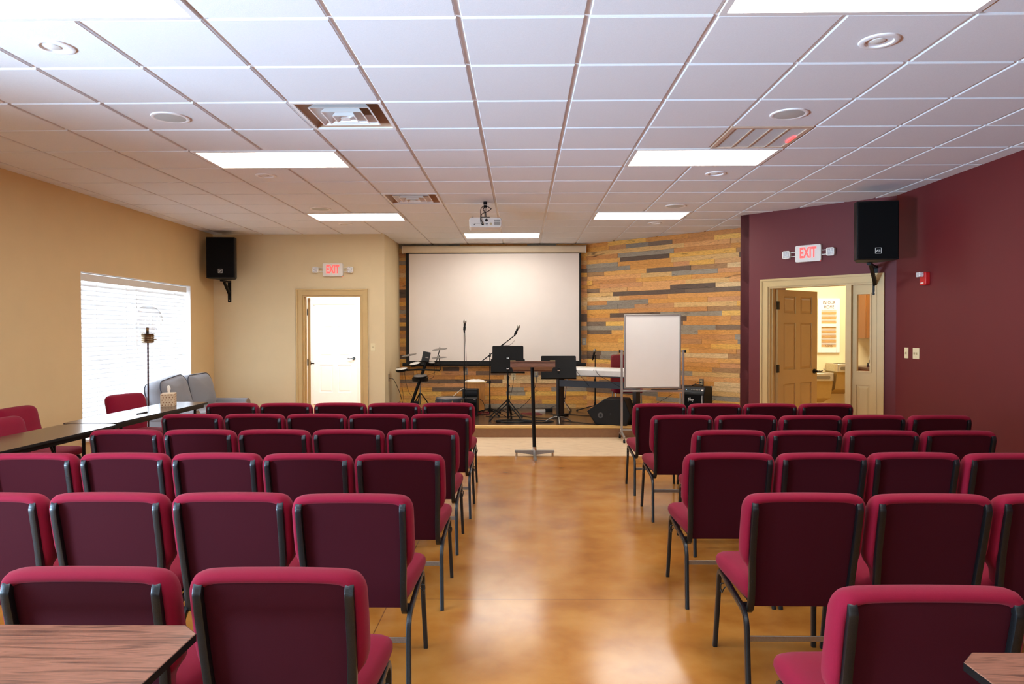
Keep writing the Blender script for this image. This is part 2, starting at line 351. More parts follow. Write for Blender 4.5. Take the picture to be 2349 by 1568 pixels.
# ceiling: white grid plane with beveled tegular tiles
GX, GY, TS = -.2955, 3.365, .6096
lights = [(-4, -1), (2, -1), (-4, 4), (2, 4), (-4, 9), (2, 9), (-1, 12), (-4, -6), (2, -6)]
skip = set()
for i, j in lights: skip |= {(i, j), (i + 1, j)}
vents = [(-2, 2), (-2, 7)]; skip |= set(vents); skip.add((3, 3))
b = MB(); b.mi = 1
ys_ = (-3.8, 17)
xa_, xb_ = GX - 2 * TS + .02, GX - TS - .02
yb_ = [ys_[0]]
for i, j in vents: yb_ += [GY + j * TS + .02, GY + (j + 1) * TS - .02]
yb_.append(ys_[1])
b.box((XL - .3, ys_[0], CEIL + .012), (xa_, ys_[1], CEIL + .09)); b.box((xb_, ys_[0], CEIL + .012), (8.5, ys_[1], CEIL + .09))
for k in range(0, len(yb_), 2): b.box((xa_, yb_[k], CEIL + .012), (xb_, yb_[k + 1], CEIL + .09))
b.mi = 0
for i in range(-8, 8):
    for j in range(-12, 15):
        if (i, j) in skip: continue
        x0, y0 = GX + i * TS, GY + j * TS; cx, cy = x0 + TS / 2, y0 + TS / 2
        if cy > 10.78 + .35 and cx < -2.4: continue
        if cx + cy > 12.0 + 1.75 or (cx > 4.6): continue
        g = .0125; xa, xb, ya, yb = max(x0 + g, XL), min(x0 + TS - g, XR), y0 + g, min(y0 + TS - g, 12.12)
        if xb - xa < .03 or yb - ya < .03: continue
        e = .004
        b.rings([[(xa, ya, CEIL + .014), (xb, ya, CEIL + .014), (xb, yb, CEIL + .014), (xa, yb, CEIL + .014)],
                 [(xa, ya, CEIL + .003), (xb, ya, CEIL + .003), (xb, yb, CEIL + .003), (xa, yb, CEIL + .003)],
                 [(xa + e, ya + e, CEIL), (xb - e, ya + e, CEIL), (xb - e, yb - e, CEIL), (xa + e, yb - e, CEIL)]])
# cut the plate above the vents is not needed: vents carry their own dark box
struct(b.build('ceiling', [tile_m, grid_m], smooth=0))

# baseboard bits
struct(MB().box((-2.09, 10.785, .175), (-2.078, 12.12, .29)).build('baseboard_stage_left', riser_m, smooth=0))

# ------------------------------------------------------------------ ceiling fittings
def light_fixture(first, x, y, label):
    if first is None:
        t = thing('ceiling_light', label, 'ceiling light', (x, y, CEIL), 0, 'rectangular ceiling light panels')
        b = MB(); W, D, e = TS * 2 - .012, TS - .012, .032
        for a, c in (((-W / 2, -D / 2), (W / 2, -D / 2 + e)), ((-W / 2, D / 2 - e), (W / 2, D / 2)), ((-W / 2, -D / 2 + e), (-W / 2 + e, D / 2 - e)), ((W / 2 - e, -D / 2 + e), (W / 2, D / 2 - e))):
            b.box((a[0], a[1], -.006), (c[0], c[1], .0125))
        b.build('frame', grid_m, t, smooth=0)
        MB().box((-W / 2 + e, -D / 2 + e, .002), (W / 2 - e, D / 2 - e, .008)).build('diffuser', light_e, t, smooth=0)
        return t
    return dup(first, (x, y, CEIL), 0, label)
names = {(-4, -1): 'lit rectangular panel cut off at the upper left corner', (2, -1): 'lit rectangular panel cut off at the upper right edge',
 (-4, 4): 'lit rectangular panel on the left, right of the front diffuser vent row', (2, 4): 'lit rectangular panel touching the ceiling return grille on the right',
 (-4, 9): 'lit rectangular panel at far left, above the left exit door', (2, 9): 'lit rectangular panel at far right, before the plank wall',
 (-1, 12): 'lit rectangular panel directly above the projection screen, behind the projector', (-4, -6): 'lit rectangular panel overhead left behind the viewpoint', (2, -6): 'lit rectangular panel overhead right behind the viewpoint',
 }
names[(-4, 4)] = 'larger lit rectangular panel in the left half of the ceiling, before the small diffuser vent'
L0 = None
for i, j in lights:
    o = light_fixture(L0, GX + (i + 1) * TS, GY + (j + .5) * TS, names[(i, j)])
    L0 = L0 or o
# square diffusers
def diffuser(x, y, label):
    t = thing('ceiling_vent', label, 'air vent', (x, y, CEIL), 0, 'square ceiling diffusers')
    h = TS / 2 - .006; b = MB()
    for a, c in (((-h, -h), (h, -h + .022)), ((-h, h - .022), (h, h)), ((-h, -h + .022), (-h + .022, h - .022)), ((h - .022, -h + .022), (h, h - .022))): b.box((a[0], a[1], -.004), (c[0], c[1], .0125))
    b.build('frame', trimwhite, t, smooth=0)
    b = MB()
    for k, q in enumerate((.205, .140, .078)):
        zb = -.004 - .008 * k; sq = lambda h_, z_: [(u * h_, v * h_, z_) for u, v in ((-1, -1), (1, -1), (1, 1), (-1, 1))]
        b.rings([sq(q, zb), sq(q - .009, zb), sq(q - .052, .055 + .01 * k), sq(q - .055, .055 + .01 * k), sq(q - .003, zb + .003), sq(q, zb)], cap=False)
    b.rings([[(u * .03, v * .03, -.022) for u, v in ((-1, -1), (1, -1), (1, 1), (-1, 1))], [(u * .022, v * .022, -.012) for u, v in ((-1, -1), (1, -1), (1, 1), (-1, 1))]])
    b.build('louvre', trimwhite, t, smooth=0)
    b = MB(); g_ = h - .016
    b.rings([[(u * g_, v * g_, .0) for u, v in ((-1, -1), (1, -1), (1, 1), (-1, 1))], [(u * .16, v * .16, .16) for u, v in ((-1, -1), (1, -1), (1, 1), (-1, 1))]], cap=False)
    b.build('funnel', mat('funnel_painted_shade', (176, 140, 112), .5, .1), t, smooth=0)  # tan colour stands in for brown reflected shade inside the vent
    MB().lathe([(.24, .158), (.24, .162), (.001, .162)], n=24).build('duct_plate', dark_void, t, smooth=0)
    return t
diffuser(GX - 1.5 * TS, GY + 2.5 * TS, 'large square air diffuser vent with nested white louvres, nearest the camera')
diffuser(GX - 1.5 * TS, GY + 7.5 * TS, 'smaller-looking square air diffuser vent left of the projector')
t = thing('return_air_grille', 'ceiling return grille with four grey filter panels and a red tag', 'air vent', (GX + 3.5 * TS, GY + 3.5 * TS, CEIL))
h = TS / 2 - .006; b = MB()
for a, c in (((-h, -h), (h, -h + .035)), ((-h, h - .035), (h, h)), ((-h, -h + .035), (-h + .035, h - .035)), ((h - .035, -h + .035), (h, h - .035))): b.box((a[0], a[1], -.004), (c[0], c[1], .0125))
for k in (-1, 0, 1): b.box((k * .132 - .007, -h + .0355, -.003), (k * .132 + .007, h - .0355, .003))
b.build('frame', mat('warm_white_grille', (205, 180, 160), .5), t, bevel=.002)
MB().box((-h + .03, -h + .03, .004), (h - .03, h - .03, .008)).build('filter', mat('grey_filter', (205, 210, 214), .8, 0, .2, 300), t, smooth=0)
MB().box((h - .055, -.05, -.006), (h - .032, .12, -.0035)).build('red_tag', led_red, t, smooth=0)
# speakers and cans
def grille(i, j, dx, dy, label):
    t = thing('ceiling_speaker', label, 'ceiling speaker', (GX + (i + .5) * TS + dx, GY + (j + .5) * TS + dy, CEIL), 0, 'round ceiling speakers')
    MB().lathe([(.100, .001), (.100, -.006), (.112, -.010), (.124, -.007), (.128, .0), (.128, .001)], n=48).build('rim', trimwhite, t)
    MB().lathe([(.101, .0), (.101, -.006), (.060, -.009), (.001, -.010)], n=48).build('grille', grey_grille, t)
grille(-4, 2, 0, .0, 'round ceiling speaker left of the large diffuser vent')
grille(3, 2, 0, .0, 'round ceiling speaker beside the return air grille')
grille(-4, 8, 0, 0, 'round ceiling speaker at far left, before the far left light panel')
grille(3, 8, 0, -.1, 'round ceiling speaker at far right, before the far right light panel')
def can(i, j, label):
    t = thing('recessed_downlight', label, 'downlight', (GX + (i + .5) * TS, GY + (j + .5) * TS, CEIL), 0, 'unlit recessed downlights')
    MB().lathe([(.062, .010), (.064, .0), (.070, -.008), (.085, -.010), (.096, -.006), (.10, .0), (.10, .001)], n=48).build('trim_ring', trimwhite, t)
    MB().lathe([(.064, .0095), (.05, .0098), (.045, .0050), (.001, .0050)], n=32).build('baffle', mat('bronze_baffle', (150, 120, 104), .4), t)
    MB().lathe([(.036, .0055), (.036, -.004), (.020, -.008), (.001, -.009)], c=(-.008, 0, 0), n=32).build('lamp', plastic_white, t)
can(-4, 0, 'unlit round downlight nearest the camera on the left'); can(3, 0, 'unlit round downlight nearest the camera on the right')
can(-4, 5, 'unlit round downlight just beyond the larger left light panel'); can(3, 5, 'unlit round downlight just beyond the light panel beside the return grille')
can(-4, 10, 'unlit round downlight beyond the far left light panel'); can(3, 10, 'unlit round downlight beyond the far right light panel')

# ------------------------------------------------------------------ windows
def window(n, y0, y1, z0, z1):
    o = MB(); x0 = XL - .2
    for a, c in (((x0, y0, z0), (x0 + .05, y0 + .05, z1)), ((x0, y1 - .05, z0), (x0 + .05, y1, z1)), ((x0, y0, z1 - .05), (x0 + .05, y1, z1)), ((x0, y0, z0), (x0 + .05, y1, z0 + .05)),
                 ((x0, (y0 + y1) / 2 - .02, z0), (x0 + .04, (y0 + y1) / 2 + .02, z1))): o.box(a, c)
    w_ = struct(o.build('window_%d' % n, trimwhite, smooth=0))
    MB().box((x0 + .018, y0 + .04, z0 + .04), (x0 + .022, y1 - .04, z1 - .04)).build('glass_pane', glass, w_, smooth=0)
    t_ = MB(); e = .006
    t_.box((XL - .15, y1 - e, z0), (XL + .0, y1, z1)); t_.box((XL - .15, y0, z0), (XL, y0 + e, z1)); t_.box((XL - .15, y0, z1 - e), (XL, y1, z1)); t_.box((XL - .15, y0 - .02, z0), (XL + .03, y1 + .02, z0 + .025))
    struct(t_.build('trim_%d' % n, trimwhite, smooth=0))
window(1, 7.515, 10.03, .30, 2.14)
window(2, -1.2, 2.15, .30, 2.14)
t = thing('window_blind', 'white horizontal slat blind lowered over the left window', 'blind', (XL - .075, 8.77, 0))
b = MB(); W = 1.225
z = .36; k = 0
while z < 2.02:
    a = math.radians(57); dx, dz = .024 * math.cos(a), .024 * math.sin(a)
    b.rings([[(-dx, -W, z + dz), (0, -W, z + .003), (dx, -W, z - dz), (dx + .0015, -W, z - dz + .002), (0.001, -W, z + .0055), (-dx + .0015, -W, z + dz + .002)],
             [(-dx, W, z + dz), (0, W, z + .003), (dx, W, z - dz), (dx + .0015, W, z - dz + .002), (0.001, W, z + .0055), (-dx + .0015, W, z + dz + .002)]])
    z += .0515
b.build('slats', slat_m, t)
MB().box((-.03, -W, 2.045), (.036, W, 2.125)).build('headrail', plastic_white, t, bevel=.004)
MB().box((-.022, -W, .328), (.022, W, .345)).build('bottom_rail', plastic_white, t, bevel=.004)
b = MB()
for yy in (-.9, -.3, .3, .9): b.tube([(.027, yy, 2.05), (.027, yy, .34)], .0016, 6); b.tube([(-.027, yy, 2.05), (-.027, yy, .34)], .0016, 6)
b.build('ladder_cords', plastic_white, t)
MB().tube([(.04, -.10, 2.05), (.045, -.10, 1.2)], .004, 8).build('tilt_wand', plastic_white, t)

# ------------------------------------------------------------------ doors
def panel_slab(w, h, t, panels, glazed=None, x0=0):
    # panels: list of (x0,z0,x1,z1)
    b = MB(); xs = sorted({0, w, *[p[0] for p in panels], *[p[2] for p in panels]} | ({glazed[0], glazed[2]} if glazed else set()))
    zs = sorted({0, h, *[p[1] for p in panels], *[p[3] for p in panels]} | ({glazed[1], glazed[3]} if glazed else set()))
    allp = panels + ([glazed] if glazed else [])
    for a, c in zip(xs, xs[1:]):
        run = None
        for d, e in zip(zs, zs[1:]):
            inn = any(p[0] <= a + 1e-6 and p[2] >= c - 1e-6 and p[1] <= d + 1e-6 and p[3] >= e - 1e-6 for p in allp)
            if not inn: b.box((a, -t / 2, d), (c, t / 2, e))
    for p in panels:
        b.box((p[0], -t * .2, p[1]), (p[2], t * .2, p[3]))
        for s in (-1, 1):
            i, m_ = .012, .038
            R = []
            for q, y in ((i, t * .2), (m_, t * .44)):
                R.append([(p[0] + q, s * y, p[1] + q), (p[2] - q, s * y, p[1] + q), (p[2] - q, s * y, p[3] - q), (p[0] + q, s * y, p[3] - q)])
            b.rings(R)
            # moulding lip around each panel
    return b
SIX = lambda w: [(a, z0, c, z1) for a, c in ((.13 * w / .91, w / 2 - .055), (w / 2 + .055, w - .13 * w / .91)) for z0, z1 in ((.24, .80), (.98, 1.58), (1.70, 1.92))]
def lever(parent, x, z, t, side, m, flip=1):
    b = MB(); y = side * t / 2
    b.cyl((x, y, z), (x, y + side * .012, z), .032, n=24); b.cyl((x, y + side * .012, z), (x, y + side * .05, z), .012)
    b.tube(catmull([(x, y + side * .05, z), (x - flip * .03, y + side * .055, z + .002), (x - flip * .07, y + side * .055, z - .004), (x - flip * .115, y + side * .05, z + .004)], 4), .009, 10)
    return b.build('door_handle', m, parent)
def hinges(parent, x, y, hs, m):
    for hz in hs:
        b = MB(); b.cyl((x, y, hz - .05), (x, y, hz + .05), .009, n=12); b.box((x - .002, y - .004, hz - .05), (x + .035, y - .001, hz + .05)); b.box((x - .035, y - .004, hz - .05), (x + .002, y - .001, hz + .05))
        b.build('hinge', m, parent)
def casing(name, w, h, A, ang, m, cw=.1, y=0, jamb=.14, mull=None):
    b = MB()
    for (p, q) in (((-cw, 0), (0, h)), ((w, 0), (w + cw, h)), ((-cw, h), (w + cw, h + cw))):
        b.box((p[0], -.014, p[1]), (q[0], 0, q[1]))
    b.box((-cw, -.024, 0), (-cw + .024, 0, h + cw)); b.box((w + cw - .024, -.024, 0), (w + cw, 0, h + cw)); b.box((-cw + .024, -.024, h + cw - .024), (w + cw - .024, 0, h + cw))
    b.box((-.022, -.019, 0), (-.006, 0, h + .006)); b.box((w + .006, -.019, 0), (w + .022, 0, h + .006)); b.box((-.022, -.019, h + .006), (w + .022, 0, h + .022))
    # jamb liner
    b.box((0, 0, 0), (.018, jamb, h)); b.box((w - .018, 0, 0), (w, jamb, h)); b.box((.018, 0, h - .018), (w - .018, jamb, h))
    b.box((.018, .05, 0), (.03, .09, h - .018)); b.box((w - .03, .05, 0), (w - .018, .09, h - .018)) if not mull else None
    if mull: b.box((mull[0], -.004, 0), (mull[1], jamb, h - .018))
    return struct(b.build(name, m, loc=(A[0], A[1], 0), rotz=ang, smooth=0))
# left door (open away into the hall)
casing('trim_3', .901, 2.041, (-3.346, 10.78), 0, tan)
d1 = panel_slab(.86, 2.0, .042, SIX(.86)).build('door_1', tan, bevel=0, smooth=0, loc=(-3.30, 10.94, .01), rotz=math.radians(107)); struct(d1)
lever(d1, .79, .95, .042, -1, bronze_dark); hinges(d1, -.005, .02, (.25, 1.0, 1.78), bronze_dark)
d2 = panel_slab(.90, 2.0, .042, SIX(.90)).build('door_2', trimwhite, bevel=0, smooth=0, loc=(-4.245, 14.38, .01), rotz=0); struct(d2)
lever(d2, .83, .93, .042, -1, blue_knob); casing('trim_4', .93, 2.04, (-4.26, 14.35), 0, white_paint, jamb=.12)
# kitchen door and sidelight
AW = math.radians(-45)
def onM(s, n=0): return Vector((2.83 + s * .70711 + n * .70711, 9.17 - s * .70711 + n * .70711, 0))
p = onM(.38); casing('trim_5', 1.255, 2.035, (p.x, p.y), AW, tan, mull=(.934, .996))
p = onM(.412, .15); d3 = panel_slab(.90, 2.0, .044, SIX(.90)).build('door_3', mat('golden_tan_door', (188, 152, 96), .42, 0, .03, 6), bevel=0, smooth=0, loc=(p.x, p.y, .01), rotz=math.radians(37)); struct(d3)
lever(d3, .83, .94, .044, -1, bronze_dark, flip=-1); lever(d3, .83, .94, .044, 1, bronze_dark); hinges(d3, -.005, -.024, (.25, 1.0, 1.80), bronze_dark)
p = onM(1.378, .06); d4 = panel_slab(.24, 2.012, .04, [(.045, .22, .195, .86)], glazed=(.05, 1.02, .19, 1.90)).build('door_4', tan, bevel=0, smooth=0, loc=(p.x, p.y, .005), rotz=AW); struct(d4)
MB().box((.05, -.003, 1.02), (.19, .003, 1.90)).build('glass_pane', glass, d4, smooth=0)
b = MB()
for a, c in (((.035, 1.005), (.05, 1.915)), ((.19, 1.005), (.205, 1.915)), ((.05, 1.005), (.19, 1.02)), ((.05, 1.90), (.19, 1.915))): b.box((a[0], -.03, a[1]), (c[0], -.018, c[1]))
b.build('glazing_bead', tan, d4, smooth=0)

# ------------------------------------------------------------------ stage
t = thing('stage_platform', 'low stage platform with dark floor and light wood edge', 'stage', (0, 9.86, 0))
MB().prism([(-2.09, .02), (3.2, .02), (3.5, .12), (3.45, .12), (1.13, 2.26), (-2.09, 2.26)], 0, .172).build('deck', stage_m, t, smooth=0)
MB().prism_yz([(-.012, .138), (.0, .13), (.03, .13), (.03, .1745), (.0, .1745), (-.012, .168)], -2.09, 3.25).build('nosing', nosing_m, t)
MB().box((-2.09, .004, 0), (3.22, .019, .131)).build('riser', riser_m, t, smooth=0)
o = MB().box((-2.6, 8.40, 0), (3.3, 9.86, .006)).build('floor_mat', mat_m, smooth=0); tag(o, 'pale maple floor covering strip along the foot of the stage', 'floor mat')

# ------------------------------------------------------------------ chairs
def yrear(z): q = z - .36; return -.168 - .15 * q - .07 * q * q
def build_chair(name, label, group):
    t = thing(name, label, 'chair', (0, 0, 0), 0, group)
    half = [(0, .352), (.12, .352), (.175, .353), (.188, .362), (.192, .39), (.193, .46), (.200, .498), (.216, .525), (.234, .552), (.243, .59), (.2455, .66), (.2455, .75), (.243, .785), (.231, .812), (.208, .827), (.15, .833), (0, .835)]
    full = [(x, z) for x, z in half] + [(-x, z) for x, z in half[-2:0:-1]]
    ol = [(p.x, p.y) for p in catmull([(x, z, 0) for x, z in full], 3, True)]
    prof = [(.055, .014), (.044, .014), (.036, .006), (.030, -.004), (.022, -.009), (.012, -.006), (.004, .008), (0, .028), (.002, .052), (.012, .072), (.030, .083), (.060, .090), (.12, .095), (.19, .097)]
    zc = .60; R = []
    for off, tt in prof:
        ring = []
        for x, z in ol:
            x2 = x * (1 - off / .2455); z2 = zc + (z - zc) * (1 - off / .245)
            k = max(0, min(1, (z - .5) / .12)); k = k * k * (3 - 2 * k); te = tt if tt > .014 else (tt * k + (1 - k) * max(tt, .008))
            lum = .012 * math.exp(-((z - .5) / .12) ** 2) if tt > .05 else 0
            ring.append((x2, yrear(z2) + te + lum, z2))
        R.append(ring)
    MB().rings(R).build('backrest', fabric, t, smooth=60)
    # fabric-covered rear panel between the rods
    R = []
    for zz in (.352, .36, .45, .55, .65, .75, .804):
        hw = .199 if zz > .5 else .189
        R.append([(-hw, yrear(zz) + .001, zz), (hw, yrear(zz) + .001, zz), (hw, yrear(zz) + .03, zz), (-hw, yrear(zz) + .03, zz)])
    MB().rings(R).build('back_panel', fabric_shaded, t, smooth=30)
    # seat
    so = []
    pts = [(0, -.165), (.15, -.165), (.195, -.158), (.212, -.13), (.222, -.05), (.232, .08), (.238, .19), (.228, .245), (.19, .268), (.1, .275), (0, .277)]
    full = pts + [(-x, y) for x, y in pts[-2:0:-1]]
    so = [(q.x, q.y) for q in catmull([(x, y, 0) for x, y in full], 3, True)]
    R = []
    for off, h_ in ((.06, 0), (.02, 0), (.006, .012), (0, .035), (.001, .06), (.008, .08), (.022, .093), (.05, .1), (.11, .104), (.18, .106)):
        ring = []
        for x, y in so:
            k = 1 - off / .24; yy = .055 + (y - .055) * (1 - off / .22); zb = .362 + .03 * max(0, min(1, (yy + .165) / .4))
            top = .468 - .0; fr = max(0, (yy - .16) / .12); z = zb + (top - zb) * (h_ / .106) - .016 * fr * fr * (h_ / .106)
            ring.append((x * k, yy, z))
        R.append(ring)
    MB().rings(R).build('seat', fabric, t, smooth=60)
    MB().box((-.19, -.14, .348), (.19, .23, .364)).build('seat_pan', black_plastic, t, bevel=.004)
    sec = rrect(.026, .022, .0035, 2)
    for s in (-1, 1):
        x = s * .200; xt = s * .208
        P = catmull([(xt, yrear(.806) + .014, .803), (xt, yrear(.795) + .001, .796), (xt, yrear(.78) - .008, .780), (xt, yrear(.755) - .012, .755), (s * .206, yrear(.60) - .010, .60), (x, yrear(.45) - .010, .45), (x, yrear(.38) - .009, .375), (x, yrear(.35) - .001, .345), (x, -.140, .328), (x, -.10, .336)], 4)
        b = MB().sweep(P, sec, up=(0, 1, 0))
        for zz in (.72, .47): b.cyl((s * .206 if zz > .6 else s * .203, yrear(zz) - .017, zz), (s * .206 if zz > .6 else s * .203, yrear(zz) - .0225, zz), .005, n=8)
        b.build('back_rod', steel_dark, t, smooth=40)
    for s in (-1, 1):
        x = s * .222; xf = s * .2315
        P = catmull([(xf, .248, 0), (x, .225, .26), (x, .217, .335), (x, .200, .368), (x, .170, .378), (x, .14, .373)], 4)
        MB().sweep(P, rrect(.020, .024, .004, 2), up=(0, 1, 0)).build('leg', steel_dark, t, smooth=40)
        P = [(x, .14, .373), (x, .02, .357), (x, -.10, .341)]
        MB().sweep(P, rrect(.020, .024, .004, 2), up=(0, 1, 0)).build('seat_rail', steel_dark, t, smooth=40)
        P = catmull([(x, -.10, .341), (x, -.15, .332), (x, -.180, .311), (x, -.197, .275), (x + s * .0015, -.207, .23), (x + s * .004, -.222, .15), (xf, -.255, 0)], 4)
        MB().sweep(P, rrect(.020, .024, .004, 2), up=(0, 1, 0)).build('leg', steel_dark, t, smooth=40)
        MB().tube(catmull([(s * .231, .10, .352), (s * .244, .10, .35), (s * .247, .10, .335), (s * .2435, .10, .32), (s * .244, .085, .315), (s * .240, .075, .335), (s * .231, .075, .345)], 3), .003, 6).build('ganging_hook', steel_dark, t)
    MB().box((-.216, -.207, .222), (.216, -.201, .246)).build('stretcher', steel_bar, t, bevel=.002)
    return t
ordn = ['aisle chair', 'second chair from the aisle', 'third chair from the aisle', 'fourth chair from the aisle', 'fifth chair from the aisle']
rown = ['front-most cut-off', 'nearest full', 'second', 'third', 'fourth', 'fifth', 'sixth']
Lrows = {1: (1.93, -.675, 2), 2: (2.83, -.683, 4), 3: (3.775, -.655, 5), 4: (4.69, -.662, 5), 5: (5.59, -.640, 5), 6: (6.46, -.672, 5)}
Rrows = {0: (1.80, 1.042, 1), 1: (2.835, 1.144, 3), 2: (3.80, 1.118, 4), 3: (4.665, 1.375, 4), 4: (5.51, 1.255, 5), 5: (6.40, 1.255, 4)}
step = .4985
first = None
rnd = random.Random(4)
Yoff = .235
lrow = {1: 'row nearest the camera', 2: 'second row from the camera', 3: 'third row from the camera', 4: 'fourth row from the camera', 5: 'fifth row from the camera', 6: 'row nearest the stage'}
rrow = {0: 'row nearest the camera', 1: 'second row from the camera', 2: 'third row from the camera', 3: 'fourth row from the camera', 4: 'fifth row from the camera', 5: 'row nearest the stage'}
# measured per-chair seat offsets along the row
for rows, blk, sgn, rn in ((Lrows, 'left', -1, lrow), (Rrows, 'right', 1, rrow)):
    for k, (y, x, n) in rows.items():
        st = .530 if (blk == 'left' and k == 1) else step
        for i in range(n):
            lab = 'maroon chair, %s, %s of %s block' % (ordn[i], rn[k], blk)
            grp = 'maroon stacking chairs %s of the aisle' % blk
            loc = (x + sgn * st * i, y + Yoff + rnd.uniform(-.012, .012), 0); rz = rnd.uniform(-.006, .006)
            if first is None: first = build_chair('stacking_chair', lab, grp); first.location = loc; first.rotation_euler.z = rz
            else: dup(first, loc, rz, lab, grp)
for loc, rz, lab in (((-4.22, 6.12, 0), -PI / 2 + .02, 'maroon chair against the left wall behind the long tables, facing the room'),
                     ((-3.76, 5.32, 0), -PI / 2 + .05, 'maroon chair at the left picture edge, nearest of the table chairs'),
                     ((-4.0, 7.38, 0), -PI / 2 - .25, 'maroon chair under the window, behind the pen on the table')):
    dup(first, loc, rz, lab, 'chairs drawn up to the side tables')

# ------------------------------------------------------------------ tables
def table(name, label, loc, L, W, top, group, grain_x=True, clip=.05, legs=True, rz=0):
    t = thing(name, label, 'table', loc, rz, group); a, c = L / 2, W / 2
    poly = [(-a + clip, -c), (a - clip, -c), (a, -c + clip), (a, c - clip), (a - clip, c), (-a + clip, c), (-a, c - clip), (-a, -c + clip)]
    MB().prism(poly, .722, .74).build('tabletop', top, t, smooth=0, bevel=.002)
    b = MB(); q = [(x * 1.0006, y * 1.0015) for x, y in poly]; b.prism(q, .7205, .7385); b.build('edge_band', black_plastic, t, smooth=0)
    b = MB()
    b.box((-a + .08, -c + .03, .685), (a - .08, -c + .045, .7205)); b.box((-a + .08, c - .045, .685), (a - .08, c - .03, .7205)); b.build('apron', black_metal, t, smooth=0)
    for s in (-1, 1):
        x = s * (a - .22)
        for sy in (-1, 1):
            MB().tube([(x, sy * (c - .06), .70), (x, sy * (c - .06), 0)], .014, 10).build('leg', black_metal, t)
        MB().tube([(x, -(c - .06), .12), (x, c - .06, .12)], .010, 8).build('cross_bar', black_metal, t)
        MB().tube([(x, 0, .12), (x - s * .32, 0, .70)], .009, 8).build('brace', black_metal, t)
    return t
table('folding_table', 'long narrow folding table with tissue box and pen under the window', (-3.56, 6.62, 0), 1.80, .44, walnut_dark, 'narrow folding tables along the left wall', rz=PI / 2)
table('folding_table', 'long narrow brown folding table at the left edge, empty top', (-3.50, 4.80, 0), 1.80, .46, walnut_dark, 'narrow folding tables along the left wall', rz=PI / 2)
table('folding_table', 'walnut laminate table with clipped corner at bottom left, behind the chairs', (-1.72, 1.405, 0), 1.82, .76, walnut_m, 'walnut tables behind the last rows')
table('folding_table', 'walnut laminate table corner peeking in at bottom right', (1.91, 1.27, 0), 1.82, .76, walnut_m, 'walnut tables behind the last rows')
t = thing('tissue_box', 'cardboard tissue box with floral print on the side table', 'tissue box', (-3.59, 7.13, .74), .35)
MB().box((-.062, -.115, 0), (.062, .115, .125)).build('carton', tissue_card, t, bevel=.002)
b = MB(); rn2 = random.Random(3)
for u_ in range(6):
    for v_ in range(5):
        yy = -.095 + u_ * .038 + (v_ % 2) * .012; zz = .015 + v_ * .025
        if yy < .11: b.cyl((.0622, yy, zz), (.0628, yy, zz), .006, n=8)
for u_ in range(4):
    for v_ in range(5):
        xx = -.045 + u_ * .028 + (v_ % 2) * .01; zz = .015 + v_ * .025
        b.cyl((xx, -.1152, zz), (xx, -.1158, zz), .006, n=8)
b.build('floral_print', tissue_dot, t)
R = []
for k, (q, zz) in enumerate(((.035, .122), (.028, .14), (.045, .16), (.04, .18), (.012, .20))):
    R.append([(q * .35 * math.cos(a) * (1 + .4 * math.sin(3 * a + k)), q * math.sin(a) * (1 + .3 * math.cos(2 * a + k)) + .006 * k, zz + .008 * math.sin(3 * a + k)) for a in [2 * PI * j / 20 for j in range(20)]])
MB().rings(R).build('tissue', paper_m, t)
t = thing('pen', 'black pen lying on the table before the tissue box', 'pen', (-3.485, 6.43, .7445), math.radians(80))
MB().cyl((-.065, 0, 0), (.05, 0, 0), .0045, n=10).build('barrel', black_plastic, t)
MB().cyl((.03, 0, 0), (.07, 0, 0), .0055, n=10).box((.03, -.001, .005), (.065, .001, .008)).build('cap', black_plastic, t)

# ------------------------------------------------------------------ sofa
t = thing('sofa', 'grey two seat sofa with loose back cushions under the window', 'sofa', (-4.29, 9.24, 0), 0)
b = MB(); b.prism(rrect(.72, 1.55, .05, 4, .08, 0), .08, .40); b.build('base', sofa_m, t, bevel=.02)
b = MB(); b.prism_yz(rrect(1.55, .62, .08, 4, 0, .40), -.42, -.26); b.build('back_frame', sofa_m, t, bevel=.03)
for s in (-1, 1):
    b = MB(); b.prism_xz([(-.30, .10), (.38, .10), (.38, .44), (-.30, .44)], s * .79 - .07, s * .79 + .07); b.cyl((-.30, s * .79, .46), (.38, s * .79, .46), .085, n=28); b.build('arm', sofa_m, t, bevel=.01)
    MB().cyl((.38, s * .79, .46), (.388, s * .79, .46), .082, n=28).build('arm_cap', mat('taupe_arm_front', (128, 112, 100), .9, 0, .1, 300), t)
def pillow(w, h, d, puff=.3):
    R = []; n = 40
    ol = rrect(w, h, .13, 9)
    for q, y in ((.80, -.5), (.90, -.42), (.97, -.25), (1, 0), (.97, .25), (.90, .42), (.80, .52), (.62, .64), (.4, .72), (.12, .76)):
        R.append([(x * q * (1 + .03 * math.cos(6 * z_)), z_ * q + .012 * math.sin(9 * x), y * d) for x, z_ in ol])
    R = [[(-.0 + x * .12, z_ * .12, -.66 * d) for x, z_ in ol], [(x * .5, z_ * .5, -.62 * d) for x, z_ in ol]] + R
    return R
for s, rt in ((-1, .10), (1, -.06)):
    R = pillow(.74, .52, .25); T = Matrix.Translation((-.17, s * .36, .655)) @ Matrix.Rotation(math.radians(-14), 4, 'Y') @ Matrix.Rotation(rt * .6, 4, 'X') @ Matrix(((0, 0, 1, 0), (1, 0, 0, 0), (0, 1, 0, 0), (0, 0, 0, 1)))
    b = MB(); b.T = T; b.rings(R); pc = b.build('back_cushion', sofa_m, t, smooth=60)
    for d_ in (-.1, .1):
        b = MB(); b.T = T; ol = rrect(.74, .52, .13, 9); P = [(x * .925 * (1 + .03 * math.cos(6 * z_)), z_ * .925 + .012 * math.sin(9 * x), d_) for x, z_ in ol]; b.tube(P + [P[0]], .006, 6); b.build('piping', sofa_pipe, pc)
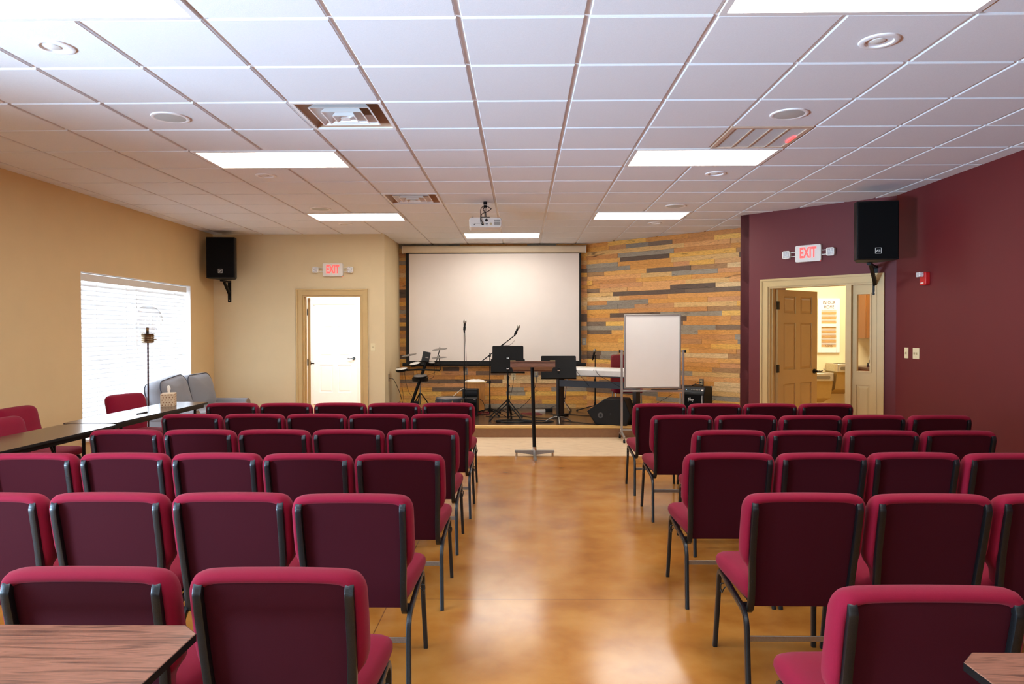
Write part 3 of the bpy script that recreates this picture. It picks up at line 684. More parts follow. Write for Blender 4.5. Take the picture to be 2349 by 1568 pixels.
for s in (-1, 1):
    b = MB(); b.prism(rrect(.66, .70, .06, 5, .10, s * .355), .40, .50); b.build('seat_cushion', sofa_m, t, bevel=.03)
for x in (-.22, .36):
    for s in (-1, 1): MB().cyl((x, s * .68, 0), (x, s * .68, .09), .02, .028).build('foot', brass_brown, t)

# ------------------------------------------------------------------ floor lamp
t = thing('floor_lamp', 'floor lamp with big clear glass bulb shade before the blinds', 'floor lamp', (-4.37, 8.2, 0), 0)
MB().lathe([(.001, .0), (.13, .0), (.135, .012), (.12, .022), (.02, .034), (.001, .036)], n=40).build('base', brass_brown, t)
MB().cyl((0, 0, .03), (.004, 0, 1.36), .010, n=14).build('pole', brass_brown, t)
b = MB(); pr_ = [(.001, 1.352), (.05, 1.356)]
for k in range(4): pr_ += [(.066 + .004 * (k > 0), 1.362 + k * .024), (.074, 1.374 + k * .024), (.066, 1.384 + k * .024)]
pr_ += [(.078, 1.458), (.080, 1.468), (.001, 1.468)]
b.lathe(pr_, n=40); b.cyl((.07, 0, 1.40), (.105, 0, 1.40), .006); b.build('socket_shade', socket_m, t)
R = [(.06, 1.468), (.075, 1.49), (.105, 1.525)]
for k in range(12):
    a = math.radians(-50 + k * 12.5); R.append((.163 * math.cos(a), 1.635 + .163 * math.sin(a)))
R.append((.001, 1.798)); MB().lathe(R, n=48).build('glass_globe', glass, t)
MB().cyl((0, 0, 1.468), (0, 0, 1.54), .016, n=16).build('bulb_holder', black_metal, t)
MB().lathe([(.001, 1.54), (.014, 1.545), (.016, 1.57), (.028, 1.60), (.03, 1.62), (.02, 1.643), (.001, 1.65)], n=24).build('bulb', glass, t)

# ------------------------------------------------------------------ wall speakers
def wall_speaker(loc, rz, label, flip, br_label, wall_pt, brz, AL=.30):
    t = thing('wall_speaker', label, 'loudspeaker', loc, rz, 'black wall speakers')
    W, H, D = .405, .60, .36
    poly = [(-W / 2, 0), (W / 2, 0), (W / 2, .10), (W / 2 - .10, D), (-W / 2 + .10, D), (-W / 2, .10)]
    MB().prism(poly, 0, H).build('cabinet', black_plastic, t, bevel=.008)
    R = []
    MB().prism_xz(rrect(W - .025, H - .03, .012, 3, 0, H / 2), -.012, .001).build('grille', grille_black, t, bevel=.004)
    lz = .105 if not flip else .09
    lg = MB()
    for a, c in (((-.03, -.03), (.03, -.026)), ((-.03, .026), (.03, .03)), ((-.03, -.03), (-.026, .03)), ((.026, -.03), (.03, .03))): lg.box((a[0], -.0155, lz + a[1]), (c[0], -.012, lz + c[1]))
    pp = lg.build('logo_plate', plastic_white, t, smooth=0)
    text('EV', .036, .0008, 'logo_letters', plastic_white, pp, (0, -.014, lz), (PI / 2, PI if flip else 0, 0), .0008)
    k = thing('wall_bracket', br_label, 'bracket', wall_pt, brz)
    b = MB(); b.box((-.026, -.008, -.30), (.026, 0, .03)); b.build('wall_plate', black_metal, k, bevel=.002)
    b = MB(); b.box((-.022, -AL, .0), (.022, -.004, .022)); b.build('arm', black_metal, k, bevel=.002)
    b = MB(); b.prism_yz([(-.006, -.20), (-.006, -.14), (-AL * .62, .002), (-AL * .75, .002)], -.017, .017); b.build('gusset', black_metal, k)
    MB().cyl((0, -AL + .04, .018), (0, -AL + .04, .0255), .03, n=20).build('swivel', black_metal, k)
    b = MB(); b.cyl((0, -.006, -.27), (0, -.009, -.27), .006, n=10); b.build('screw', chrome, k)
wall_speaker((-4.395, 10.28, 2.27), math.radians(6), 'black loudspeaker mounted in the left corner above the sofa', False, 'black steel bracket holding up the left corner loudspeaker', (-4.47, 10.78, 2.24), 0)
wall_speaker((3.645, 7.28, 2.215), math.radians(-9), 'black loudspeaker mounted upside down in the right corner above the kitchen door', True, 'black steel bracket holding up the right corner loudspeaker', (3.985, 8.015, 2.19), math.radians(-33), .52)

# ------------------------------------------------------------------ exit signs
def exit_sign(loc, rz, label):
    t = thing('exit_sign', label, 'exit sign', loc, rz, 'lit exit signs')
    MB().prism_xz(rrect(.31, .20, .02, 4), -.045, 0).build('housing', plastic_white, t, bevel=.004)
    text('EXIT', .172, .001, 'lettering', exit_red, t, (0, -.0465, 0.003), (PI / 2, 0, 0), .006, 1.02, .56)
    for s in (-1, 1):
        b = MB(); b.tube([(s * .15, -.02, .028), (s * .225, -.02, .028)], .005, 8); b.tube([(s * .15, -.02, -.024), (s * .225, -.02, -.024)], .005, 8); b.build('lamp_arm', plastic_white, t)
        lh = MB().prism_xz(rrect(.095, .095, .02, 4, s * .265, 0), -.055, -.005).build('lamp_head', plastic_white, t, bevel=.003)
        b = MB()
        for i in range(4):
            for j in range(4):
                cx_, cz_ = s * .265 + (i - 1.5) * .018, (j - 1.5) * .018
                b.rings([[(cx_ - .009, -.055, cz_ - .009), (cx_ + .009, -.055, cz_ - .009), (cx_ + .009, -.055, cz_ + .009), (cx_ - .009, -.055, cz_ + .009)], [(cx_ - .002, -.061, cz_ - .002), (cx_ + .002, -.061, cz_ - .002), (cx_ + .002, -.061, cz_ + .002), (cx_ - .002, -.061, cz_ + .002)]])
        b.build('lens', lens_m, lh, smooth=0)
    MB().cyl((.145, -.03, -.104), (.145, -.03, -.099), .004, n=8).build('indicator', led_red, t)
exit_sign((-2.872, 10.78, 2.43), 0, 'lit red EXIT sign over the left door on the cream wall')
p = onM(.89, 0); exit_sign((p.x, p.y, 2.415), AW, 'lit red EXIT sign over the kitchen door on the maroon wall')

# ------------------------------------------------------------------ wall plates
def plate(name, label, loc, rz, w=.072, h=.115, kind='switch', m=ivory, n=1):
    t = thing(name, label, 'light switch' if kind == 'switch' else 'outlet', loc, rz)
    MB().prism_xz(rrect(w, h, .004, 2), -.006, 0).build('plate', m, t, bevel=.0015)
    if kind == 'switch':
        for k in range(n):
            x = (k - (n - 1) / 2) * .045; MB().box((x - .005, -.018, -.012), (x + .005, -.006, .010)).build('toggle', ivory_dark, t, bevel=.001)
    else:
        for zz in (-.02, .02):
            MB().prism_xz(rrect(.034, .028, .008, 3, 0, zz), -.0085, -.006).build('socket', ivory_dark, t)
    return t
plate('light_switch', 'ivory light switch right of the left door', (-2.27, 10.78, 1.25), 0, m=ivory)
plate('light_switch', 'single ivory light switch on the right wall, nearer the kitchen door', (XR, 7.64, 1.25), -PI / 2, m=ivory)
plate('light_switch', 'double ivory light switch on the right wall', (XR, 7.455, 1.25), -PI / 2, w=.118, n=2, m=ivory)
plate('wall_outlet', 'outlet under the screen behind the tall microphone stand', (-.957, 12.096, .80), 0, kind='o', m=steel_bar)
plate('wall_outlet', 'ivory outlet under the screen behind the music stands', (-.134, 12.096, .72), 0, kind='o')
plate('wall_outlet', 'grey outlet under the screen right of the lectern pole', (.254, 12.096, .76), 0, kind='o', m=steel_bar)
plate('wall_outlet', 'grey outlet beside the screen, halfway up at its right edge', (1.075, 12.096, 1.31), 0, kind='o', m=steel_bar)
wd = (WB - WA).normalized(); wang = math.atan2(wd.y, wd.x); wn = Vector((wd.y, -wd.x, 0))
pt = Vector((2.727, 10.673, .711)) + wn * .024; plate('wall_outlet', 'grey outlet on the plank wall above the guitar amplifier', pt, wang, kind='o', m=steel_bar)
plate('wall_outlet', 'outlet on the cream stage side wall with a plugged cord', (-2.09, 11.10, .76), PI / 2, kind='o', m=steel_bar)
t = thing('fire_alarm', 'red fire alarm strobe on the maroon right wall', 'fire alarm', (XR, 7.27, 2.02), -PI / 2)
MB().prism_xz(rrect(.11, .13, .012, 3), -.045, 0).build('housing', red_plastic, t, bevel=.004)
MB().prism_xz(rrect(.07, .05, .01, 3, -.01, .04), -.09, -.045).build('strobe', lens_m, t, bevel=.006)
MB().box((-.035, -.0475, -.05), (.015, -.045, -.04)).build('marking', plastic_white, t)

# ------------------------------------------------------------------ projector
t = thing('projector', 'white projector hanging from the ceiling before the screen', 'projector', (-.41, 8.1, 0), math.radians(4))
b = MB(); R = []
for y, q in ((-.13, .94), (-.12, 1), (.14, 1), (.16, .95)):
    R.append([(x * q, y, 2.715 + (z_) * q) for x, z_ in rrect(.37, .115, .03, 5)])
b.rings(R); b.build('body', plastic_white, t, bevel=.003)
b = MB()
for k in range(9): b.box((.10 + k * .0075, -.1325, 2.685), (.104 + k * .0075, -.129, 2.722)); b.box((.10 + k * .0075, -.1325, 2.730), (.104 + k * .0075, -.129, 2.748))
b.build('vent_slots', mat('grey_slot', (110, 104, 96), .6), t, smooth=0)
b = MB()
for k in range(9): b.cyl((-.14 + k * .014, -.1295, 2.702), (-.14 + k * .014, -.1325, 2.702), .003, n=8)
b.box((-.132, -.1325, 2.684), (-.120, -.129, 2.693)); b.box((-.045, -.1325, 2.684), (-.02, -.129, 2.693)); b.box((.0, -.1325, 2.684), (.028, -.129, 2.690)); b.box((.0, -.1325, 2.698), (.028, -.129, 2.704)); b.cyl((.01, -.1295, 2.74), (.01, -.136, 2.74), .016)
b.build('ports', black_plastic, t)
MB().cyl((.06, -.1295, 2.70), (.06, -.132, 2.70), .0135, n=24).build('speaker_button', ivory_dark, t)
MB().cyl((-.10, .15, 2.715), (-.10, .185, 2.715), .035, .03, n=28).build('lens', black_plastic, t)
b = MB(); b.cyl((0, .02, 2.785), (0, .02, 2.94), .014, n=20); b.build('pole', chrome, t)
b = MB(); b.cyl((0, .02, 2.94), (0, .02, CEIL - .002), .022, n=20); b.cyl((0, .02, 2.905), (0, .02, 2.93), .021, n=20); b.build('collar', black_metal, t)
b = MB(); b.box((-.15, .0, 2.783), (.17, .016, 2.789)); b.box((-.05, -.05, 2.783), (.05, .09, 2.791)); b.box((-.15, -.06, 2.783), (-.135, .1, 2.787)); b.cyl((-.14, .0, 2.77), (-.14, .0, 2.785), .006); b.cyl((.14, .0, 2.77), (.14, .0, 2.785), .006); b.build('mount_bracket', black_metal, t)
for P in ([(-.01, .0, 2.93), (-.05, -.05, 2.88), (-.055, -.11, 2.80), (-.055, -.145, 2.72), (-.035, -.14, 2.69)], [(.005, .0, 2.93), (.05, -.03, 2.895), (.065, -.05, 2.88), (.02, -.06, 2.845), (-.04, -.09, 2.815), (-.05, -.145, 2.75), (-.025, -.14, 2.69)], [(-.005, .0, 2.92), (-.025, -.03, 2.87), (.0, -.05, 2.845), (.005, -.10, 2.79), (.008, -.138, 2.742)]):
    MB().tube(catmull(P, 5), .004, 7).build('cable', black_plastic, t)

# ------------------------------------------------------------------ screen
t = thing('projection_screen', 'pull-down projection screen with black border, fully lowered over the planks', 'projection screen', (-.463, 12.0, 0))
MB().prism_yz(rrect(.12, .125, .04, 5, .03, 2.878), -1.555, 1.545).build('housing', housing_m, t, bevel=.002)
for x in (-1.56, 1.545): MB().prism_yz(rrect(.126, .131, .042, 5, .03, 2.878), x, x + .015).build('end_cap', plastic_white, t)
MB().box((-1.50, 0, .93), (1.48, .003, 2.82)).build('black_border', screen_black, t, smooth=0)
b = MB(); b.box((-1.445, -.0022, .985), (1.445, 0, 2.803)); b.build('viewing_surface', screen_m, t, smooth=0)
MB().prism_yz(rrect(.035, .055, .012, 3, .0, .925), -1.56, 1.56).build('weight_bar', screen_black, t)
b = MB(); b.box((.06 + .02 - 1.5, -.018, .90), (.06 - 1.44, -.0175, .92)); b.build('red_tag', mat('faded_red_tag', (160, 60, 50), .6), t, smooth=0)

# ------------------------------------------------------------------ whiteboard
t = thing('whiteboard', 'blank upright whiteboard on a wheeled aluminium stand before the stage', 'whiteboard', (1.778, 9.60, 0))
MB().box((-.365, -.008, .73), (.365, .008, 1.697)).build('writing_surface', whiteboard_m, t, smooth=0)
b = MB()
for a, c in (((-.384, .712), (-.362, 1.715)), ((.362, .712), (.384, 1.715)), ((-.362, .712), (.362, .734)), ((-.362, 1.693), (.362, 1.715))): b.box((a[0], -.014, a[1]), (c[0], .014, c[1]))
b.build('frame', alu, t, bevel=.003)
for s in (-1, 1):
    pst = MB().box((s * .416 - .0145, -.0145, .075), (s * .416 + .0145, .0145, 1.235)).build('post', alu, t, bevel=.003)
    b = MB(); b.cyl((s * .384, 0, 1.215), (s * .44, 0, 1.215), .006); b.cyl((s * .436, 0, 1.215), (s * .452, 0, 1.215), .018, .022); b.build('knob', black_plastic, t)
    b = MB()
    for zz in (.715, .66, .15): b.cyl((s * .416 - .017, -.005, zz), (s * .416 + .017, -.005, zz), .005, n=8)
    b.build('bolt', chrome, pst)
    ft = MB().rings([[(s * .416 - .012, y, z_ - .012), (s * .416 + .012, y, z_ - .012), (s * .416 + .012, y, z_ + .012), (s * .416 - .012, y, z_ + .012)] for y, z_ in ((-.25, .075), (-.22, .085), (0, .11), (.17, .085), (.19, .08))]).build('foot', alu, t)
    for y in (-.24, .18):
        b = MB(); b.cyl((s * .416 - .012, y, .024), (s * .416 + .012, y, .024), .024, n=20); b.cyl((s * .416, y, .03), (s * .416, y, .07), .008, n=10); b.build('caster', black_plastic, ft)
    MB().box((s * .375 - .010, -.03, .30), (s * .375 + .010, -.01, .655)).build('inner_post', alu, t, bevel=.002) if s > 0 else None
MB().box((-.402, -.012, .665), (.402, .012, .69)).build('crossbar', alu, t, bevel=.002)
MB().box((-.402, -.012, .135), (.402, .012, .16)).build('crossbar', alu, t, bevel=.002)
MB().box((-.02, -.02, .692), (.34, .0, .70)).build('marker_tray', black_plastic, t, bevel=.001)

# ------------------------------------------------------------------ lectern
t = thing('lectern', 'wooden lectern on a leaning black post with steel cross foot', 'lectern', (.155, 8.39, 0))
T = Matrix.Translation((-.022, 0, 1.075)) @ Matrix.Rotation(math.radians(-17), 4, 'X')
b = MB(); b.T = T; b.prism([(-.262, -.17), (.262, -.17), (.235, .19), (-.235, .19)], -.012, .012); b.build('desk', lect_m, t, bevel=.003)
b = MB(); b.T = T; b.prism([(-.262, -.17), (.262, -.17), (.262, -.158), (-.262, -.158)], -.055, .016); b.build('ledge', lect_m, t, bevel=.002); b = MB(); b.T = T; b.prism([(-.235, .178), (.235, .178), (.235, .192), (-.235, .192)], -.02, .035)
b.build('ledge', lect_m, t, bevel=.002)
b = MB(); b.T = T; b.prism([(-.262, -.174), (-.20, -.174), (-.212, -.150), (-.262, -.150)], .016, .024); b.prism([(.20, -.174), (.262, -.174), (.262, -.150), (.212, -.150)], .016, .024); b.build('corner_inlay', nosing_m, t)
MB().cyl((.0, 0, .06), (-.026, 0, 1.06), .0215, n=24).build('post', black_metal, t)
MB().cyl((.002, 0, .02), (.0, 0, .115), .026, n=24).build('foot_collar', chrome, t)
b = MB(); b.rings([[(x, -.018, zb), (x, .018, zb), (x, .018, .075), (x, -.018, .075)] for x, zb in ((-.235, .05), (0, .02), (.235, .05))]); b.rings([[(-.018, y, zb), (.018, y, zb), (.018, y, zt), (-.018, y, zt)] for y, zb, zt in ((-.42, .02, .045), (0, .02, .075), (.20, .03, .06))]); b.build('cross_foot', steel_bar, t, bevel=.003)
for x, y in ((-.215, 0), (.215, 0), (0, -.40), (0, .18)): MB().cyl((x, y, 0), (x, y, .045), .014, n=16).build('glide', chrome, t)

# ------------------------------------------------------------------ music stands, microphones
SZ = .172
def music_stand(loc, label, w, h, zc, tilt, rz=0, base='tripod', tray=.04):
    t = thing('music_stand', label, 'music stand', (loc[0], loc[1], SZ), rz, 'black music stands'); zc -= SZ
    T = Matrix.Translation((0, .02, zc)) @ Matrix.Rotation(math.radians(-tilt), 4, 'X')
    dk = MB(); dk.T = T; dk.prism_xz(rrect(w, h, .018, 3), -.002, .002); dk.build('desk', black_metal, t)
    b = MB(); b.T = T; b.box((-w / 2 - .0, 0, -h / 2 - .002), (w / 2, .055, -h / 2 + .004)); b.box((-w / 2, .05, -h / 2), (w / 2, .055, -h / 2 + .02)); b.build('tray', black_metal, t)
    b = MB(); b.T = T; b.prism_xz(rrect(.10, .08, .01, 2), -.01, -.002); b.build('mount_plate', black_metal, t)
    hub = MB(); hub.cyl((-.018, -.01, zc - .05), (.018, -.01, zc - .05), .012); hub.build('tilt_joint', chrome, t)
    b = MB(); b.cyl((0, -.01, .03), (0, -.01, zc * .62), .013, n=14); b.cyl((0, -.01, zc * .62), (0, -.01, zc - .02), .009, n=14); b.build('pole', black_metal, t)
    if base == 'tripod':
        b = MB(); b.cyl((0, -.01, zc * .60), (0, -.01, zc * .66), .018, n=14); b.cyl((0, -.01, zc * .63), (.03, -.01, zc * .63), .007); b.cyl((0, -.01, .21), (0, -.01, .26), .022, n=14); b.build('collar', black_plastic, t)
        for a in (80, 200, 320):
            c_, s_ = math.cos(math.radians(a)), math.sin(math.radians(a))
            l = MB().tube([(c_ * .02, s_ * .02 - .01, .24), (c_ * .28, s_ * .28 - .01, .012)], .009, 8).build('leg', black_metal, t)
            MB().cyl((c_ * .262, s_ * .262 - .01, .026), (c_ * .29, s_ * .29 - .01, .004), .013).build('rubber_tip', black_plastic, l)
            MB().tube([(c_ * .015, s_ * .015 - .01, .05), (c_ * .15, s_ * .15 - .01, .125)], .005, 6).build('brace', black_metal, t)
    else:
        for a in (0, 120, 240):
            c_, s_ = math.cos(math.radians(a + 30)), math.sin(math.radians(a + 30))
            P = catmull([(0, -.01, .085), (c_ * .07, s_ * .07 - .01, .078), (c_ * .15, s_ * .15 - .01, .048), (c_ * .215, s_ * .215 - .01, .008)], 4)
            MB().tube(P, .010, 8).build('leg', steel_bar, t)
        MB().cyl((0, -.01, .02), (0, -.01, .12), .022, n=16).build('hub', black_metal, t)
    return t
music_stand((-.20, 10.42), 'black music stand in front of a taller one, tripod legs, next to the lectern', .505, .21, .985, 22)
music_stand((-.21, 10.98), 'taller black music stand, its desk rising above the front one', .485, .30, 1.115, 14)
music_stand((.537, 10.15), 'black music stand with curved steel feet right of the lectern', .505, .335, .975, 20, base='curved')
def mic_head(b_, T, body_m, t):
    m1 = MB(); m1.T = T; m1.lathe([(.001, 0), (.011, .002), (.012, .02), (.017, .13), (.018, .14), (.001, .141)], n=20); m1.build('microphone_body', body_m, t)
    m2 = MB(); m2.T = T; m2.lathe([(.018, .139), (.024, .15), (.0255, .165), (.022, .182), (.012, .192), (.001, .195)], n=24); m2.build('microphone_grille', steel_bar, t)
def mic_stand(loc, label, top, round_base=False, boom=None, micT=None, rz0=0):
    t = thing('microphone_stand', label, 'microphone stand', (loc[0], loc[1], SZ), 0, 'microphone stands'); top -= SZ
    b = MB(); b.cyl((0, 0, .02), (0, 0, top * .55), .011, n=12); b.cyl((0, 0, top * .55), (0, 0, top), .0075, n=12); b.build('pole', black_metal, t)
    b = MB(); b.cyl((0, 0, top * .53), (0, 0, top * .58), .017, n=14); b.cyl((0, 0, .09), (0, 0, .16), .020, .015, n=14); b.build('clutch', black_plastic, t)
    if round_base: MB().lathe([(.001, 0), (.125, 0), (.13, .012), (.03, .03), (.001, .04)], n=36).build('base', black_metal, t)
    else:
        for a in (rz0, rz0 + 120, rz0 + 240):
            c_, s_ = math.cos(math.radians(a)), math.sin(math.radians(a))
            l = MB().tube([(c_ * .01, s_ * .01, .10), (c_ * .30, s_ * .30, .014)], .008, 8).build('leg', black_metal, t)
            MB().cyl((c_ * .28, s_ * .28, .022), (c_ * .315, s_ * .315, .008), .013).build('rubber_tip', black_plastic, l)
    if boom:
        P0, P1 = boom; MB().tube([P0, P1], .0075, 8).build('boom_arm', black_metal, t)
        mid = Vector((0, 0, top)); b = MB(); b.cyl((0, -.02, top), (0, .02, top), .02); b.cyl((.0, 0, top), (-.0, 0, top + .05), .008); b.build('boom_clutch', black_plastic, t)
        v = Vector(P1) - Vector(P0); q = Vector(P0) + v * .62; MB().tube([q, q + v * .09], .012, 8).build('boom_sleeve', black_plastic, t)
        MB().tube(catmull([Vector(P1) + Vector((-.015, -.01, -.09)), Vector(P1) + Vector((-.07, -.01, -.15)), q + v * .1 + Vector((.05, -.01, -.03)), q + v * .05], 5), .003, 6).build('cable', black_plastic, t)
    mic_head(None, micT, black_plastic, t)
    b = MB(); b.T = micT; b.cyl((0, 0, .035), (0, 0, .085), .019, n=16); b.build('mic_clip', black_plastic, t)
    return t
mic_stand((-.882, 10.9), 'tall straight microphone stand at the left of the stage', 1.50, True, micT=Matrix.Translation((0, 0, 1.30)) @ Matrix.Rotation(.06, 4, 'Y'))
bm0 = bpy.data.meshes
t = mic_stand((-.497, 11.12), 'boom microphone stand slanting up behind the music stands', 1.10, False, ((-.21, 0, .78), (.405, 0, 1.26)), Matrix.Translation((.385, -.02, 1.235)) @ Matrix.Rotation(.42, 4, 'Y'), rz0=60)
mic_stand((1.205, 11.55), 'short microphone stand behind the keyboard', 1.10, False, micT=Matrix.Translation((-.045, -.03, .845)) @ Matrix.Rotation(.2, 4, 'Y') @ Matrix.Rotation(.25, 4, 'X'), rz0=40)
o = MB().tube(catmull([(-.87, 10.88, 1.52), (-.855, 10.87, 1.2), (-.84, 10.87, .8), (-.845, 10.86, .40), (-.84, 10.85, .19)], 6), .003, 6).build('microphone_cable', black_plastic); tag(o, 'thin black cable hanging along the tall straight microphone stand', 'cable')

# ------------------------------------------------------------------ digital piano
PA = math.atan2(-.66, 1.10)
t = thing('digital_piano', 'silver digital piano on a dark stand seen from behind', 'keyboard', (1.14, 10.55, SZ), PA)
L = 1.30
b = MB(); b.prism_yz([(-.14, .655), (-.14, .735), (-.10, .765), (.02, .765), (.14, .70), (.14, .655)], -L / 2 + .0, L / 2 + .02); b.build('case', keys_m, t, bevel=.004)
MB().box((-L / 2 + .03, .0, .765), (L / 2 - .03, .13, .771)).build('keys', plastic_white, t)
MB().box((-L / 2, -.135, .640), (L / 2 + .02, .13, .655)).build('bottom_board', navy, t, bevel=.002)
MB().box((-L / 2 + .03, -.10, .475), (L / 2 - .03, -.085, .575)).build('rear_panel', navy, t, bevel=.002)
for s in (-1, 1):
    MB().box((s * (L / 2 - .03) - .028, -.10, .03), (s * (L / 2 - .03) + .028, .06, .645)).build('side_support', mat('dark_brown_panel', (40, 32, 32), .5), t, bevel=.003)
    MB().box((s * (L / 2 - .03) - .035, -.20, 0), (s * (L / 2 - .03) + .035, .20, .035)).build('foot', black_plastic, t, bevel=.006)
b = MB()
for x in (-.40, -.36, -.33, -.29, .0, .035): b.cyl((x, -.139, .745), (x, -.1445, .738), .006, n=10)
b.build('rear_sockets', black_plastic, t)
for x, e in ((-.29, .10), (.035, .30)): MB().tube(catmull([(x, -.145, .74), (x + .05, -.16, .68), (x + .10 + e * .3, -.155, .60), (x + .12 + e, -.15, .50)], 5), .003, 6).build('cable', black_plastic, t)
# player's chair
t = thing('piano_chair', 'maroon high-backed chair behind the piano, partly hidden by the whiteboard', 'chair', (1.62, 11.02, SZ), PI)
R = []
for q, y in ((.6, -.03), (.93, -.028), (1, -.012), (1, .012), (.93, .028), (.6, .03)):
    R.append([(x * q, y - .08 + .05 * (z_ + .2), .72 + z_ * q) for x, z_ in rrect(.44, .46, .05, 5)])
MB().rings(R).build('backrest', mat('dark_red_vinyl', (122, 20, 26), .6, 0, .05, 30), t)
MB().prism(rrect(.44, .42, .06, 5, 0, .14), .38, .45).build('seat', fabric, t, bevel=.015)
for sx_ in (-1, 1):
    MB().tube([(sx_ * .19, -.09, .50), (sx_ * .19, -.06, .36), (sx_ * .2, -.10, 0)], .011, 8).build('leg', steel_bar, t)
    MB().tube([(sx_ * .19, .32, .38), (sx_ * .2, .35, 0)], .011, 8).build('leg', steel_bar, t)
MB().tube([(-.20, .33, .22), (.20, .33, .22)], .008, 8).build('stretcher', steel_bar, t)
MB().tube([(-.20, -.08, .22), (.20, -.08, .22)], .008, 8).build('stretcher', steel_bar, t)
# chrome stand
t = thing('guitar_stand', 'thin chrome tripod stand behind the piano support', 'stand', (.70, 11.55, SZ))
MB().tube([(.0, 0, .14), (.06, 0, .62)], .010, 10).build('pole', chrome, t)
for P in ([(0, 0, .16), (-.30, .02, .03)], [(0, 0, .16), (.08, -.14, .015)], [(0, 0, .16), (.12, .14, .015)]):
    l = MB().tube(P, .008, 8).build('leg', chrome, t); q = Vector(P[1]); MB().cyl(q - Vector((0, 0, .012)), q + Vector((0, 0, .012)), .014).build('rubber_tip', black_plastic, l)
MB().cyl((.005, -.02, .22), (.005, .02, .22), .012).build('clamp', black_plastic, t)

# ------------------------------------------------------------------ wedge monitor
t = thing('stage_monitor', 'black wedge floor monitor at the stage edge behind the whiteboard leg', 'loudspeaker', (1.29, 10.06, SZ), math.radians(-20))
b = MB(); b.prism_xz([(-.19, .0), (.25, .0), (.30, .15), (.22, .36), (-.06, .37), (-.32, .185)], -.19, .22); b.build('cabinet', black_plastic, t, bevel=.01)
b = MB(); b.cyl((-.12, -.191, .135), (-.12, -.196, .135), .040, n=28); b.build('horn_ring', mat('grey_port_ring', (70, 68, 68), .5), t)
MB().cyl((-.12, -.196, .135), (-.12, -.198, .135), .018, n=24).build('socket', black_plastic, t)
MB().cyl((.02, -.191, .16), (.02, -.195, .16), .012, n=16).build('knob', steel_dark, t)
for x in (-.16, .21): MB().cyl((x, -.17, -.0), (x, -.17, .012), .014).build('rubber_foot', black_plastic, t)
# ------------------------------------------------------------------ guitar amp
t = thing('guitar_amplifier', 'black guitar amplifier with white script logo against the plank wall', 'amplifier', (2.56, 10.33, SZ), math.radians(-40))
W, H = .34, .51
b = MB(); b.prism_yz([(-.13, 0), (.15, 0), (.15, H), (-.06, H), (-.13, H - .10)], -W / 2, W / 2); b.build('cabinet', black_plastic, t, bevel=.008)
MB().box((-W / 2 + .02, -.136, .025), (W / 2 - .02, -.130, H - .115)).build('grille_cloth', grille_black, t)
for s in (-1, 1): MB().box((s * (W / 2 - .022) - .006, -.140, .03), (s * (W / 2 - .022) + .006, -.130, H - .12)).build('trim_strip', amp_silver, t)
b = MB()
T = Matrix.Translation((0, -.097, H - .05)) @ Matrix.Rotation(math.radians(-35), 4, 'X')
b.T = T; b.box((-W / 2 + .015, -.004, -.045), (W / 2 - .015, .002, .045)); cp_ = b.build('control_panel', mat('dark_control_panel', (28, 32, 36), .35), t)
for k in range(6):
    b = MB(); b.T = T; b.cyl((-.03 + k * .026, -.004, 0), (-.03 + k * .026, -.018, 0), .007, n=12); b.build('knob', steel_bar, cp_)
b = MB(); b.T = T; b.cyl((-.115, -.004, 0), (-.115, -.009, 0), .006, n=10); b.build('power_light', led_blue, cp_)
b = MB(); b.T = T; b.box((.12, -.006, -.012), (.15, -.004, .012)); b.build('panel_print', plastic_white, cp_)
for x in (-1, 1):
    for z_ in (.015, H - .012): MB().cbox((x * (W / 2 - .008), .145, z_), (.03, .03, .03)).build('corner_protector', amp_silver, t, bevel=.004)
MB().tube(catmull([(-.08, .03, H), (-.06, .03, H + .018), (.06, .03, H + .018), (.08, .03, H)], 4), .008, 8).build('handle', black_plastic, t)
# angular script lettering spelling Peavey
def strokes(polys, wd_, y):
    b = MB()
    for P in polys:
        for (x0, z0), (x1, z1) in zip(P, P[1:]):
            d = Vector((x1 - x0, 0, z1 - z0)); n_ = Vector((-d.z, 0, d.x)).normalized() * wd_ / 2
            a0, a1 = Vector((x0, y, z0)), Vector((x1, y, z1)); dy = Vector((0, -.0012, 0))
            b.rings([[a0 - n_, a0 + n_, a0 + n_ + dy, a0 - n_ + dy], [a1 - n_ * .6, a1 + n_ * .6, a1 + n_ * .6 + dy, a1 - n_ * .6 + dy]])
    return b
S_ = [[(-.055, .026), (0.0, .034), (-.02, .010), (-.036, .008)], [(-.036, .030), (-.055, -.026), (-.044, -.016)],
      [(-.024, -.002), (-.012, .002), (-.014, .010), (-.022, .004), (-.024, -.012), (-.012, -.010)],
      [(.006, .008), (-.006, .004), (-.008, -.010), (.002, -.008), (.008, .008), (.006, -.014), (.012, -.008)],
      [(.014, .010), (.018, -.012), (.030, .012)], [(.026, -.002), (.038, .002), (.038, .010), (.030, .004), (.028, -.012), (.040, -.008)],
      [(.044, .012), (.048, -.006), (.058, .010)], [(.064, .014), (.040, -.030)]]
S_ = [[(x * .72 - .03, z_ * .9 + .32) for x, z_ in P] for P in S_]
strokes(S_, .005, -.1365).build('script_logo', plastic_white, t, smooth=0)
o = MB().tube(catmull([tuple(pt + wn * .012 + Vector((0, 0, .01))), tuple(pt + wn * .06), (2.62, 10.5, .73), (2.55, 10.42, .70), (2.50, 10.38, .695)], 5), .005, 7).build('stage_cable', black_plastic); tag(o, 'black power cord from the plank wall outlet down to the guitar amplifier', 'cable')

